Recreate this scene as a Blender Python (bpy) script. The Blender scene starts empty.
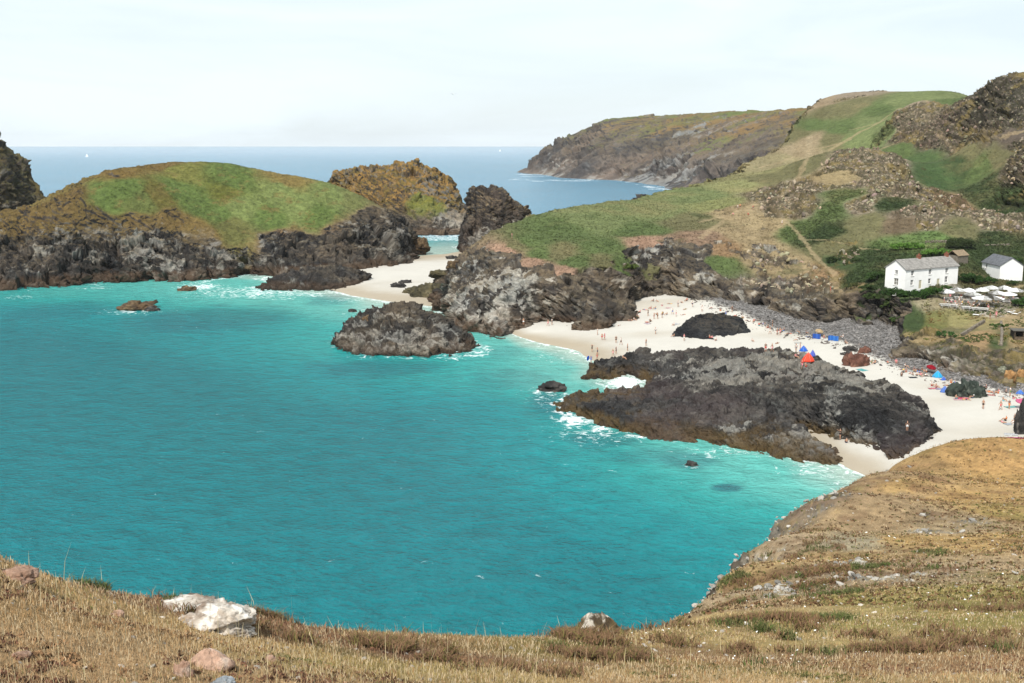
import bpy, math, random, time
import numpy as np
from mathutils import Vector
T0 = time.time()
SC = bpy.context.scene
COL = SC.collection
R = math.radians
f32 = np.float32

# ------------------------------------------------------------------ camera
CAMH = 46.0
FPX = 1098.0
PITCH = R(10.27)
cam = bpy.data.cameras.new('camera')
cam_o = bpy.data.objects.new('camera', cam)
COL.objects.link(cam_o)
cam.sensor_width = 36.0
cam.lens = 36.0 * FPX / 1024.0
cam.clip_start = 0.2
cam.clip_end = 60000
cam_o.location = (0, 0, CAMH)
cam_o.rotation_euler = (R(90) - PITCH, 0, 0)
SC.camera = cam_o

# ------------------------------------------------------------------ world, sun, exposure
SUN_EL, SUN_AZ = R(50), R(-156)      # azimuth measured from +Y towards +X: from the left, behind the camera
w = bpy.data.worlds.new('World')
SC.world = w
w.use_nodes = True
nt = w.node_tree
nt.nodes.clear()
out = nt.nodes.new('ShaderNodeOutputWorld')
bg = nt.nodes.new('ShaderNodeBackground')
sky = nt.nodes.new('ShaderNodeTexSky')
sky.sky_type = 'NISHITA'
sky.sun_disc = False
sky.sun_elevation = SUN_EL
sky.sun_rotation = SUN_AZ
sky.altitude = 50
sky.air_density = 1.0
sky.dust_density = 1.2
sky.ozone_density = 1.0
tc = nt.nodes.new('ShaderNodeTexCoord')
mp = nt.nodes.new('ShaderNodeMapping')
mp.inputs['Scale'].default_value = (1.0, 1.0, 5.5)
nz = nt.nodes.new('ShaderNodeTexNoise')
nz.inputs['Scale'].default_value = 2.6
nz.inputs['Detail'].default_value = 7
nz.inputs['Roughness'].default_value = 0.55
nz.inputs['Distortion'].default_value = 0.6
rp = nt.nodes.new('ShaderNodeMapRange')
rp.inputs['From Min'].default_value = 0.35
rp.inputs['From Max'].default_value = 0.62
rp.inputs['To Min'].default_value = 0.70
rp.inputs['To Max'].default_value = 0.97
mx = nt.nodes.new('ShaderNodeMix')
mx.data_type = 'RGBA'
mx.inputs[7].default_value = (8.5, 9.45, 10.0, 1)      # thin white high cloud
nt.links.new(tc.outputs['Generated'], mp.inputs['Vector'])
nt.links.new(mp.outputs['Vector'], nz.inputs['Vector'])
nt.links.new(nz.outputs['Fac'], rp.inputs['Value'])
nt.links.new(rp.outputs['Result'], mx.inputs[0])
nt.links.new(sky.outputs['Color'], mx.inputs[6])
nt.links.new(mx.outputs[2], bg.inputs['Color'])
bg.inputs['Strength'].default_value = 0.070
nt.links.new(bg.outputs['Background'], out.inputs['Surface'])

sun = bpy.data.lights.new('sun', 'SUN')
sun.energy = 3.1
sun.angle = R(1.5)
sun.color = (1.0, 0.955, 0.89)
sun_o = bpy.data.objects.new('sun', sun)
COL.objects.link(sun_o)
sd_ = Vector((math.sin(SUN_AZ) * math.cos(SUN_EL), math.cos(SUN_AZ) * math.cos(SUN_EL), math.sin(SUN_EL)))
sun_o.rotation_euler = sd_.to_track_quat('Z', 'Y').to_euler()
SC.view_settings.view_transform = 'Standard'
SC.view_settings.look = 'None'
SC.view_settings.exposure = 0.70
SC.view_settings.gamma = 1
SC.cycles.volume_bounces = 0
SC.cycles.max_bounces = 5

# ------------------------------------------------------------------ numeric helpers
def ray(px, py):
    u = (px - 512) / FPX
    v = (341.5 - py) / FPX
    return u, math.cos(PITCH) + v * math.sin(PITCH), -math.sin(PITCH) + v * math.cos(PITCH)
def atD(px, py, D):                      # world point seen towards a picture point at depth D
    x, y, z = ray(px, py)
    k = D / y
    return (x * k, D, CAMH + z * k)
def atZ(px, py, z0=0.0):                 # world point seen towards a picture point on the level z0
    x, y, z = ray(px, py)
    k = (z0 - CAMH) / z
    return (x * k, y * k, z0)
def lin(r, g, b, k=1.0):
    o = []
    for c in (r, g, b):
        c /= 255.0
        o.append((c / 12.92 if c <= 0.04045 else ((c + 0.055) / 1.055) ** 2.4) * k)
    return tuple(o)
def sstep(a, b, x):
    t = np.clip((x - a) / (b - a), 0, 1)
    return t * t * (3 - 2 * t)
def mixc(a, b, t):
    return a + (b - a) * t[:, None]

def _h(ix, iy, iz, seed):
    h = (ix.astype(np.uint32) * np.uint32(374761393)) ^ (iy.astype(np.uint32) * np.uint32(668265263)) ^ (iz.astype(np.uint32) * np.uint32(2246822519)) ^ np.uint32(seed * 3266489917 & 0xffffffff)
    h = (h ^ (h >> np.uint32(13))) * np.uint32(1274126177)
    h = (h ^ (h >> np.uint32(16))) * np.uint32(2654435761)
    return h ^ (h >> np.uint32(15))
def _hf(h):
    return (h & np.uint32(0xffffff)).astype(f32) * f32(1 / 16777216.0)
def vnoise(p, seed=0):                    # p (n,3) -> -1..1
    i = np.floor(p).astype(np.int64)
    t = (p - i).astype(f32)
    t = t * t * (3 - 2 * t)
    x, y, z = i[:, 0], i[:, 1], i[:, 2]
    def c(a, b, d):
        return _hf(_h(x + a, y + b, z + d, seed))
    tx, ty, tz = t[:, 0], t[:, 1], t[:, 2]
    a = c(0, 0, 0) * (1 - tx) + c(1, 0, 0) * tx
    b = c(0, 1, 0) * (1 - tx) + c(1, 1, 0) * tx
    e = c(0, 0, 1) * (1 - tx) + c(1, 0, 1) * tx
    g = c(0, 1, 1) * (1 - tx) + c(1, 1, 1) * tx
    a = a * (1 - ty) + b * ty
    e = e * (1 - ty) + g * ty
    return ((a * (1 - tz) + e * tz) * 2 - 1).astype(f32)
def fbm(p, scale, octv=4, seed=0, gain=0.5):
    s = np.zeros(len(p), f32); a = 1.0; tot = 0
    q = p.astype(f32) / f32(scale)
    for k in range(octv):
        s += f32(a) * vnoise(q, seed + k); tot += a
        a *= gain
        q = q * f32(2.03) + f32(17.3)
    return s / f32(tot)
def ridged(p, scale, octv=4, seed=0, gain=0.5):
    s = np.zeros(len(p), f32); a = 1.0; tot = 0
    q = p.astype(f32) / f32(scale)
    for k in range(octv):
        s += f32(a) * (1 - 2 * np.abs(vnoise(q, seed + k))); tot += a
        a *= gain
        q = q * f32(2.03) + f32(11.7)
    return s / f32(tot)
def facets(p, scale, seed=0, tilt=0.5):  # broken rock: each cell has its own offset and tilted plane; also returns a per-cell random
    q = (p / np.asarray(scale, f32)).astype(f32)
    b = np.floor(q - 0.5).astype(np.int64)
    best = np.full(len(q), 1e9, f32); val = np.zeros(len(q), f32); cid = np.zeros(len(q), f32); sec = np.full(len(q), 1e9, f32)
    for dx in (0, 1):
        for dy in (0, 1):
            for dz in (0, 1):
                cx, cy, cz = b[:, 0] + dx, b[:, 1] + dy, b[:, 2] + dz
                h1 = _h(cx, cy, cz, seed); 
                r1 = _hf(h1); r2 = _hf((h1 * np.uint32(747796405)) >> np.uint32(8)); r3 = _hf((h1 * np.uint32(2891336453)) >> np.uint32(7))
                ddx = q[:, 0] - cx - 0.1 - 0.8 * r1; ddy = q[:, 1] - cy - 0.1 - 0.8 * r2; ddz = q[:, 2] - cz - 0.1 - 0.8 * r3
                d = ddx * ddx + ddy * ddy + ddz * ddz
                r4 = _hf((h1 * np.uint32(1597334677)) >> np.uint32(6)); r5 = _hf((h1 * np.uint32(3812015801)) >> np.uint32(5)); r6 = _hf((h1 * np.uint32(951274213)) >> np.uint32(4))
                v = (r4 - 0.5) + tilt * 2 * (ddx * (r5 - .5) + ddy * (r6 - .5) + ddz * (r4 + r5 - 1))
                m = d < best
                sec = np.where(m, best, np.minimum(sec, d))
                best = np.where(m, d, best); val = np.where(m, v, val); cid = np.where(m, r6, cid)
    return val.astype(f32), cid.astype(f32), np.clip(np.sqrt(sec) - np.sqrt(best), 0, 1).astype(f32)

class TPS:                               # smooth surface through scattered heights, in (X/Y, ln Y)
    def __init__(s, pts, smooth=1e-5, bounds=None, n=190):
        P = np.array([(x / y, math.log(y), z) for x, y, z in pts], float)
        s.P = P; m = len(P)
        d2 = (P[:, None, 0] - P[None, :, 0]) ** 2 + (P[:, None, 1] - P[None, :, 1]) ** 2
        K = np.where(d2 > 0, 0.5 * d2 * np.log(np.maximum(d2, 1e-20)), 0) + smooth * np.eye(m)
        A = np.zeros((m + 3, m + 3)); A[:m, :m] = K
        Q = np.c_[np.ones(m), P[:, :2]]
        A[:m, m:] = Q; A[m:, :m] = Q.T
        s.w = np.linalg.solve(A, np.r_[P[:, 2], 0, 0, 0])
        u0, u1, v0, v1 = bounds
        s.b = (u0, u1, v0, v1); s.n = n
        U, V = np.meshgrid(np.linspace(u0, u1, n), np.linspace(v0, v1, n), indexing='ij')
        s.g = s._ev(U.ravel(), V.ravel()).reshape(n, n).astype(f32)
    def _ev(s, u, v):
        m = len(s.P); o = s.w[m] + s.w[m + 1] * u + s.w[m + 2] * v
        for k in range(m):
            d2 = (u - s.P[k, 0]) ** 2 + (v - s.P[k, 1]) ** 2
            o = o + s.w[k] * 0.5 * d2 * np.log(np.maximum(d2, 1e-20))
        return o
    def __call__(s, X, Y):
        u0, u1, v0, v1 = s.b; n = s.n
        a = np.clip((X / Y - u0) / (u1 - u0) * (n - 1), 0, n - 1.001); b = np.clip((np.log(Y) - v0) / (v1 - v0) * (n - 1), 0, n - 1.001)
        i = a.astype(int); j = b.astype(int); a = a - i; b = b - j; g = s.g
        return (g[i, j] * (1 - a) + g[i + 1, j] * a) * (1 - b) + (g[i, j + 1] * (1 - a) + g[i + 1, j + 1] * a) * b

def poly_sd(X, Y, poly):                 # + inside
    X = X.astype(f32); Y = Y.astype(f32)
    best = np.full(X.shape, 1e12, f32); ins = np.zeros(X.shape, bool)
    n = len(poly)
    for k in range(n):
        ax, ay = poly[k]; bx, by = poly[(k + 1) % n]
        ex, ey = bx - ax, by - ay
        t = np.clip(((X - ax) * ex + (Y - ay) * ey) / (ex * ex + ey * ey + 1e-9), 0, 1)
        d = (X - ax - t * ex) ** 2 + (Y - ay - t * ey) ** 2
        np.minimum(best, d, out=best)
        if ay != by:
            ins ^= ((ay > Y) != (by > Y)) & (X < (bx - ax) * (Y - ay) / (by - ay) + ax)
    d = np.sqrt(best)
    return np.where(ins, d, -d)

def P3(X, Y, Z=None):
    return np.stack([X, Y, np.zeros_like(X) if Z is None else Z], 1).astype(f32)

class Land:
    def __init__(s, pts, poly, width=10.0, base=-4.0, warp=((18, 5.0), (6, 1.6)), expo=0.75, sr=(-.62, .62), yr=(100, 1000), smooth=1e-5, seed=1, stretch=1.0):
        s.sr, s.yr = sr, yr
        s.b = (sr[0] - .02, sr[1] + .02, math.log(yr[0]) - .02, math.log(yr[1]) + .02)
        s.top = TPS(pts, smooth, s.b)
        s.poly, s.width, s.base, s.warp, s.expo, s.seed = poly, width, base, warp, expo, seed
    cleft = 0
    def H(s, X, Y, detail=True):
        X = np.atleast_1d(np.asarray(X, f32)); Y = np.atleast_1d(np.asarray(Y, f32))
        z = s.top(X, Y)
        if s.poly is not None:
            d = poly_sd(X, Y, s.poly)
            p = P3(X, Y)
            for k, (sc, am) in enumerate(s.warp):
                d = d + am * ridged(p, sc, 2, s.seed * 31 + k)
            s.last_d = d
            if s.cleft:
                d = d - s.cleft * sstep(.35, .8, ridged(p * np.array([1, .5, 1], f32), 13, 2, s.seed * 7 + 5)) * sstep(16, 5, d)
            wd = s.width(X, Y) if callable(s.width) else s.width
            t = np.clip(d / wd + 0.08, 0, 1) ** s.expo
            lo = s.base + np.minimum(d, 0) * 0.3
            z = np.where(d > -0.08 * wd, s.base + (np.maximum(z, s.base + .5) - s.base) * (t * (1.25 - .25 * t)), lo)
        return z
    def cast(s, px, py):                 # first point of the surface seen towards a picture point
        x, y, z = ray(px, py)
        Y = np.exp(np.linspace(math.log(s.yr[0]), math.log(s.yr[1]), 1600))
        h = s.H(x / y * Y, Y); r = CAMH + z / y * Y
        k = np.argmax(h >= r)
        if h[k] < r[k]: k = len(Y) - 1
        return (x / y * Y[k], Y[k], float(h[k]))

def grid_of(land, cols, rows, kr=0.35, fine=1400, extra=None):
    u = np.linspace(land.sr[0], land.sr[1], cols)
    vf = np.linspace(math.log(land.yr[0]), math.log(land.yr[1]), fine)
    U, V = np.meshgrid(u, vf, indexing='ij')
    Yf = np.exp(V)
    Hf = land.H((U * Yf).ravel(), Yf.ravel()).reshape(cols, fine)
    Hc = np.maximum(Hf, -1.0)
    dz = np.diff(Hc, axis=1) / Yf[:, 1:]
    dv = np.diff(V, axis=1)
    wet = (Hc[:, 1:] + Hc[:, :-1]) * .5 <= -0.99
    el = (Hc - CAMH) / Yf
    hid = sstep(.004, .03, np.maximum.accumulate(el, axis=1)[:, 1:] - el[:, 1:])   # fewer rows where the land lies behind its own crest
    m = np.sqrt((kr * dv) ** 2 + dz ** 2) * np.where(wet, 0.12, 1.0) * (1 - .85 * hid) + 1e-7
    c = np.zeros((cols, fine)); c[:, 1:] = np.cumsum(m, axis=1)
    c /= c[:, -1:]
    k = max(1, cols // 160)
    ker = np.ones(2 * k + 1) / (2 * k + 1)
    c = np.apply_along_axis(lambda a: np.convolve(np.pad(a, k, mode='edge'), ker, 'valid'), 0, c)
    q = np.linspace(0, 1, rows)
    VV = np.stack([np.interp(q, c[i], vf) for i in range(cols)])
    UU = np.repeat(u[:, None], rows, 1)
    Y = np.exp(VV); X = UU * Y
    Z = land.H(X.ravel(), Y.ravel()).reshape(cols, rows)
    return np.stack([X, Y, Z], -1)

def gnormals(G):
    a = np.gradient(G, axis=0); b = np.gradient(G, axis=1)
    n = np.cross(a, b)
    n /= np.linalg.norm(n, axis=-1, keepdims=True) + 1e-12
    n[n[..., 2] < 0] *= -1
    return n
def gsmooth(G, k=1):
    for _ in range(k):
        P = np.pad(G, ((1, 1), (1, 1), (0, 0)), mode='edge')
        G = (P[:-2, 1:-1] + P[2:, 1:-1] + P[1:-1, :-2] + P[1:-1, 2:] + 4 * G) / 8
    return G

def mesh_np(name, V, F, mat=None, col=None, attrs=None, smooth=True):
    """F: (n,3) or (n,4) array"""
    me = bpy.data.meshes.new(name)
    V = np.asarray(V, f32); F = np.asarray(F, np.int32)
    k = F.shape[1]
    me.vertices.add(len(V)); me.vertices.foreach_set('co', V.ravel())
    me.loops.add(F.size); me.loops.foreach_set('vertex_index', F.ravel())
    me.polygons.add(len(F))
    me.polygons.foreach_set('loop_start', np.arange(0, F.size, k, dtype=np.int32))
    me.polygons.foreach_set('loop_total', np.full(len(F), k, np.int32))
    me.polygons.foreach_set('use_smooth', np.full(len(F), smooth, bool))
    if col is not None:
        a = me.color_attributes.new('col', 'FLOAT_COLOR', 'POINT')
        a.data.foreach_set('color', np.c_[col, np.ones(len(col))].astype(f32).ravel())
    if attrs:
        for n_, arr in attrs.items():
            a = me.attributes.new(n_, 'FLOAT', 'POINT'); a.data.foreach_set('value', arr.astype(f32).ravel())
    me.update()
    if mat: me.materials.append(mat)
    return me
def link(name, me, parent=None):
    o = bpy.data.objects.new(name, me)
    COL.objects.link(o)
    if parent: o.parent = parent
    return o
def tag(o, label=None, cat=None, group=None, kind=None):
    if label: o['label'] = label
    if cat: o['category'] = cat
    if group: o['group'] = group
    if kind: o['kind'] = kind
    return o
def grid_mesh(name, G, mat, col, attrs=None, cut=-1.2):
    c, r, _ = G.shape
    V = G.reshape(-1, 3)
    i = np.arange(c * r).reshape(c, r)
    F = np.stack([i[:-1, :-1], i[1:, :-1], i[1:, 1:], i[:-1, 1:]], -1).reshape(-1, 4)
    if cut is not None:
        zz = V[:, 2][F].max(1)
        F = F[zz > cut]
    used = np.zeros(len(V), bool); used[F.ravel()] = True
    mp_ = np.cumsum(used) - 1
    return mesh_np(name, V[used], mp_[F], mat, col[used] if col is not None else None, {k: v[used] for k, v in (attrs or {}).items()})

# ------------------------------------------------------------------ materials
def N(nt, t, **kw):
    n = nt.nodes.new(t)
    for k, v in kw.items():
        if k in n.inputs: n.inputs[k].default_value = v
        else: setattr(n, k, v)
    return n
def land_mat(name, s1=1.2, s2=6.0, amt=0.35, bump=0.25, bdist=0.25, rough=0.95, spec=0.12, vor=0.0):
    m = bpy.data.materials.new(name); m.use_nodes = True
    nt = m.node_tree; L = nt.links.new
    b = nt.nodes['Principled BSDF']
    b.inputs['Roughness'].default_value = rough
    b.inputs['Specular IOR Level'].default_value = spec
    a = N(nt, 'ShaderNodeAttribute', attribute_name='col')
    g = N(nt, 'ShaderNodeNewGeometry')
    n1 = N(nt, 'ShaderNodeTexNoise'); n1.inputs['Scale'].default_value = s1; n1.inputs['Detail'].default_value = 8; n1.inputs['Roughness'].default_value = .62
    n2 = N(nt, 'ShaderNodeTexNoise'); n2.inputs['Scale'].default_value = s2; n2.inputs['Detail'].default_value = 5; n2.inputs['Roughness'].default_value = .6
    L(g.outputs['Position'], n1.inputs['Vector']); L(g.outputs['Position'], n2.inputs['Vector'])
    r = N(nt, 'ShaderNodeMapRange'); r.inputs['From Min'].default_value = .3; r.inputs['From Max'].default_value = .7
    r.inputs['To Min'].default_value = 1 - amt; r.inputs['To Max'].default_value = 1 + amt; r.clamp = False
    ad = N(nt, 'ShaderNodeMath', operation='ADD'); ml = N(nt, 'ShaderNodeMath', operation='MULTIPLY'); ml.inputs[1].default_value = .5
    L(n1.outputs['Fac'], ad.inputs[0]); L(n2.outputs['Fac'], ad.inputs[1]); L(ad.outputs[0], ml.inputs[0]); L(ml.outputs[0], r.inputs['Value'])
    v = N(nt, 'ShaderNodeVectorMath', operation='SCALE')
    L(a.outputs['Color'], v.inputs[0]); L(r.outputs['Result'], v.inputs['Scale'])
    L(v.outputs['Vector'], b.inputs['Base Color'])
    bp = N(nt, 'ShaderNodeBump'); bp.inputs['Strength'].default_value = bump; bp.inputs['Distance'].default_value = bdist
    L(ml.outputs[0], bp.inputs['Height']); L(bp.outputs['Normal'], b.inputs['Normal'])
    return m
def flat_mat(name, c, rough=0.8, spec=0.2, var=0.12, scale=3.0):
    m = bpy.data.materials.new(name); m.use_nodes = True
    nt = m.node_tree; L = nt.links.new
    b = nt.nodes['Principled BSDF']
    b.inputs['Roughness'].default_value = rough; b.inputs['Specular IOR Level'].default_value = spec
    tcn = N(nt, 'ShaderNodeTexCoord'); n1 = N(nt, 'ShaderNodeTexNoise'); n1.inputs['Scale'].default_value = scale; n1.inputs['Detail'].default_value = 4
    r = N(nt, 'ShaderNodeMapRange'); r.inputs['From Min'].default_value = .3; r.inputs['From Max'].default_value = .7
    r.inputs['To Min'].default_value = 1 - var; r.inputs['To Max'].default_value = 1 + var
    v = N(nt, 'ShaderNodeVectorMath', operation='SCALE'); v.inputs[0].default_value = c[:3]
    L(tcn.outputs['Object'], n1.inputs['Vector']); L(n1.outputs['Fac'], r.inputs['Value']); L(r.outputs['Result'], v.inputs['Scale']); L(v.outputs['Vector'], b.inputs['Base Color'])
    return m

M_ROCK = land_mat('rock', .6, 3.0, .5, 1.0, 1.6, .85, .2)
M_TERR = land_mat('turf_and_rock', .5, 2.2, .45, .6, .9, .95, .08)
M_SAND = land_mat('sand', .25, 3.0, .07, .12, .15, .9, .15)
M_NEAR = land_mat('dry_turf', 2.0, 14.0, .5, .7, .12, .95, .06)

# ------------------------------------------------------------------ colour fields
class Paint:                             # albedo patches anchored at real places on a surface
    def __init__(s, land, samples, power=6, noise=0.012, ky=0.6):
        s.Q = []; s.C = []; s.K = []
        for px, py, colr, k in samples:
            x, y, z = land.cast(px, py)
            s.Q.append((x / y, ky * math.log(y), z / y)); s.C.append(colr); s.K.append(k)
        s.power, s.noise, s.ky = power, noise, ky
    def __call__(s, V, seed=5):
        q = np.stack([V[:, 0] / V[:, 1], s.ky * np.log(V[:, 1]), V[:, 2] / V[:, 1]], 1).astype(f32)
        sc = float(np.median(V[:, 1]))
        for k in range(2):
            q[:, k] += s.noise * fbm(V, 0.035 * sc, 5, seed + 9 * k, .65)
        W = np.zeros(len(V), f32); C = np.zeros((len(V), 3), f32); K = np.zeros(len(V), f32)
        for Q, c, kk in zip(s.Q, s.C, s.K):
            d = ((q - np.array(Q, f32)) ** 2).sum(1) + 1e-6
            w_ = d ** (-s.power / 2.0) * 1e-12
            W += w_; K += w_ * kk; C += w_[:, None] * np.array(c, f32)
        return C / W[:, None], K / W

ALB = 0.72
def A(r, g, b): return lin(r, g, b, ALB)
DARK = A(60, 57, 55); MID = A(116, 105, 91); PALE = A(182, 178, 168); BROWN = A(92, 74, 58)
def rock_colour(V, Nn, seed, dark=DARK, mid=MID, pale=PALE, tide=3.0, palef=0.5, streak=(6, 6, 2.2)):
    n = len(V)
    st = V * np.array([1, 1, 1], f32)
    a = fbm(st, 9, 5, seed + 1, .6); b = fbm(st * np.array([1, 1, .45], f32), 3.5, 5, seed + 7, .65)
    c = np.repeat(np.array(dark, f32)[None], n, 0)
    c = mixc(c, np.array(mid, f32), sstep(-.25, .35, a * .6 + b * .6))
    wv = st + (np.stack([b, a, b], 1) * 1.5)
    c1 = facets(wv, (2.6, 2.6, 1.5), seed + 11, .5); c2 = facets(wv, (.9, .9, .6), seed + 12, .5)
    pm = sstep(.22, .40, b * .5 + fbm(st, 22, 3, seed + 3) * 1.1 + (c1[1] - .5) * .55 + (c2[1] - .5) * .12)
    c = mixc(c, np.array(pale, f32), pm * palef)
    c = c * (.80 + .22 * c2[1] + .24 * c1[1])[:, None]
    vein = ridged(rotstrat(V), 3.0, 3, seed + 13, .6)
    c = mixc(c, np.array(pale, f32), sstep(.62, .8, vein) * .28 * palef)
    if Nn is not None:                   # ledges gather dry soil and ochre lichen, steep faces are mixed darker
        led = sstep(.55, .85, Nn[:, 2] + .25 * b) * sstep(2.5, 7, V[:, 2] + 2 * a)
        c = mixc(c, np.array(A(112, 98, 74), f32), led * .42)
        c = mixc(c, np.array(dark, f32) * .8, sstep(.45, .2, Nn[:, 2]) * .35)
    # greenish and rusty tints of the serpentine rock
    c *= 1 + np.stack([.10 * a, .03 * b, -.10 * a], 1)
    if tide > 0:
        tt = V[:, 2] + 1.2 * b
        c = mixc(c, np.array(BROWN, f32), sstep(tide + .8, tide - .6, tt) * .65)
        c = mixc(c, np.array(A(46, 40, 34), f32), sstep(.9, .1, V[:, 2]) * .7)
    return c
def rotstrat(p):                          # tilted beds: long along one direction, thin across
    a, b = .5, .42
    q = p @ np.array([[math.cos(a), math.sin(a), 0], [-math.sin(a), math.cos(a), 0], [0, 0, 1]], f32)
    q = q @ np.array([[math.cos(b), 0, math.sin(b)], [0, 1, 0], [-math.sin(b), 0, math.cos(b)]], f32)
    return (q * np.array([.22, .6, 1.5], f32)).astype(f32)
def craggy(G, mask, big, mid, small, seed, strat=(1, 1, .55), nrm=None):
    """break the surface into angular blocks, along the normal"""
    c, r, _ = G.shape
    n = gnormals(gsmooth(G, 3)) if nrm is None else nrm
    V = G.reshape(-1, 3).astype(f32); n = n.reshape(-1, 3)
    idx = np.nonzero(mask.ravel() > .02)[0]
    if len(idx) == 0: return G
    p = V[idx]
    wv = p + (np.stack([fbm(p, big * 1.2, 3, seed + 40), fbm(p, big * 1.2, 3, seed + 41), fbm(p, big * 1.2, 3, seed + 42)], 1) * big * .35)
    s = np.array(strat, f32)
    th = .6; wv = wv @ np.array([[math.cos(th), 0, math.sin(th)], [0, 1, 0], [-math.sin(th), 0, math.cos(th)]], f32)
    d = np.zeros(len(p), f32)
    for sc, sd, kk in ((big, 1, .30), (mid, 2, .36), (small, 3, .30)):
        v, cid, e = facets(wv, s * sc, seed + sd, .75)
        d += v * sc * kk
    d += ridged(p, small * 1.3, 3, seed + 50, .6) * small * .2
    d -= sstep(.45, .85, ridged(rotstrat(p), mid * .7, 2, seed + 60)) * mid * .45
    V = V.copy()
    V[idx] += n[idx] * (d * mask.ravel()[idx])[:, None]
    return V.reshape(c, r, 3)
# ================================================================== LOWLAND: sand, shingle, sea bed
def pw(pts): return [atZ(*t_) for t_ in pts]
low_pts = pw([
    (640,302,4),(672,297,4.8),(700,303,5),(750,312,5.2),(800,316,4),(860,318,4.2),(880,330,3.5),(920,358,2.6),(960,370,2.3),(1000,385,2.2),(1024,392,2.2),(1060,400,2.2),(940,330,2.5),(1000,340,2.5),
    (650,312,3),(750,328,3),(800,340,2.9),(850,355,2.7),(900,372,2.6),(950,388,2.5),(1024,405,2.5),
    (620,333,1.4),(560,330,1.2),(530,328,1),(640,350,.9),(700,350,1.6),(760,352,2),(840,375,2),(900,400,1.8),(960,415,2),(1024,430,2.1),(1080,440,2.2),(940,440,1.6),(1000,450,1.8),
    (523,337,0.1),(545,343,0.05),(565,348,0),(583,355,0),(600,364,0),(625,374,-.1),
    (560,352,-.5),(590,370,-.7),(530,350,-.7),(500,345,-1.5),(640,390,-.6),
    (880,450,1.2),(870,462,.5),(850,468,.05),(820,440,.35),(800,430,.3),(800,445,-.05),(845,480,-.5),(820,478,-1.),(800,500,-1.6),(850,500,-1.),(880,480,.2),(900,480,1.),
    (750,480,-2.2),(700,470,-2.4),(640,450,-3),(600,430,-3),(540,400,-2.6),(500,370,-3),(560,385,-1.6),
    (700,550,-6),(600,500,-6),(500,450,-8),(400,450,-9),(400,380,-5.5),(300,600,-13),(500,600,-11),(650,600,-9),(200,450,-12),(50,350,-9),(0,310,-5),(100,320,-5),(150,300,-3),(250,310,-2.6),(300,330,-4),(350,360,-4.5),(250,350,-7),(800,540,-4),
    (0,450,-14),(100,683,-14),(400,683,-14),(350,315,-1.2),(430,330,-2),
    (370,290,.6),(352,292,.2),(345,298,-.3),(400,276,1.3),(440,262,1.0),(418,264,1.),(455,250,-.1),(470,255,.2),(440,246,-.9),(450,238,-2),(448,270,1.2),(455,290,.8),(440,302,.3),(400,303,.0),(370,302,-.3),(420,290,.8),(380,315,-1),(330,305,-1.5),
    (380,230,-8),(520,225,-9),(600,190,-20),(300,200,-20),(0,250,-15),(0,180,-30),(400,165,-40),(700,170,-30)])
low_pts += [(-200,300,-12),(-150,200,-14),(260,500,2),(260,300,2),(-100,1500,-40),(900,1600,-20)]
LOW = Land(low_pts, None, sr=(-.62,.62), yr=(60,2600))
class _Low:
    pass

# ================================================================== NEAR MAINLAND (headland, hill, terrace)
up = [(508,241,318),(530,231,335),(560,219,352),(600,210,372),(650,201,402),(690,188,440),(720,180,475),(760,165,530),(785,153,570),
      (520,254,306),(575,268,288),(545,262,296),(610,256,302),(640,240,322),(700,235,333),(600,235,335),(650,220,362),(700,205,395),(560,245,312),
      (740,205,385),(720,235,333),(740,262,310),(760,285,296),(800,258,318),(800,287,297),(840,230,342),(850,292,290),(800,215,366),(820,190,398),(800,172,440),
      (870,150,440),(858,180,412),(830,152,465),(900,182,402),(920,198,378),(980,213,352),(1005,224,338),
      (900,242,325),(950,242,320),(1024,245,318),(1003,281,292),(1040,279,292),(950,262,298),(920,272,290),(880,262,305),
      (920,155,490),(960,185,430),(1010,205,395),(890,120,540),(940,104,530),(1000,130,470),(960,152,475),
      (990,90,490),(1024,84,470),(1000,110,465),(1024,130,440),(1024,165,400),(1060,82,470),(1060,200,370),(975,95,500),
      (808,106,690),(822,99,690),(850,93,690),(885,95,700),(920,94,670),(960,93,620),
      (800,128,615),(850,120,600),(880,140,540),(740,175,500),
      (1080,240,320),(1080,290,270),
      (900,306,266),(925,308,262),(960,303,262),(990,300,262),(1024,300,262),(1000,318,246),(950,318,248),(905,325,246),(925,335,232),(960,342,222),(990,350,216),(1024,350,216),(1024,330,232),(1070,350,218),(900,335,238)]
up_pts = [atD(*t_) for t_ in up]
up_pts += [(*atZ(a_, b_, c_)[:2], c_) for a_, b_, c_ in [(904.5,291,10.5),(883,288.5,10.5),(957,286.5,10.5),(930,289,10.5),(895,297,9.6),(930,296,9.9),(1000,281,11),(985,279,11)]]
up_pts += [(252,540,66),(235,560,66),(264,620,66),(270,540,66),(215,560,66),(225,780,58),(300,800,60),(420,790,58),(200,900,40),(260,900,64),(420,900,72),(420,600,64),(330,500,56),(60,520,30),(-20,420,22),(250,1050,60),(-30,340,16)]
foot = [atZ(*t_)[:2] for t_ in [(447,301,1),(452,318,0),(472,331,0),(500,338,0),(524,337,0),(528,327,1),(552,325,1.2),(560,333,1.2),(590,334,1.2),(607,330,1.4),(628,318,2),(652,304,3),(662,298,4),
        (680,299,5),(700,304,5),(730,306,5),(765,312,5),(800,316,5),(840,318,5),(868,316,6),(882,318,4),(888,338,3),(902,358,2.4),(930,366,2.2),(955,376,2),(985,384,2),(1024,397,2),(1080,404,2)]]
foot += [(330,190),(500,300),(900,620),(900,830),(600,830),(340,810),(205,760),(168,655),(137,590),(110,545),(88,490),(70,455),(50,432),(28,408),(12,388),(-2,368),(-14,350),(-20,335)]
def hill_width(X, Y): return 7 + 9 * sstep(70, 40, X)
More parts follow.
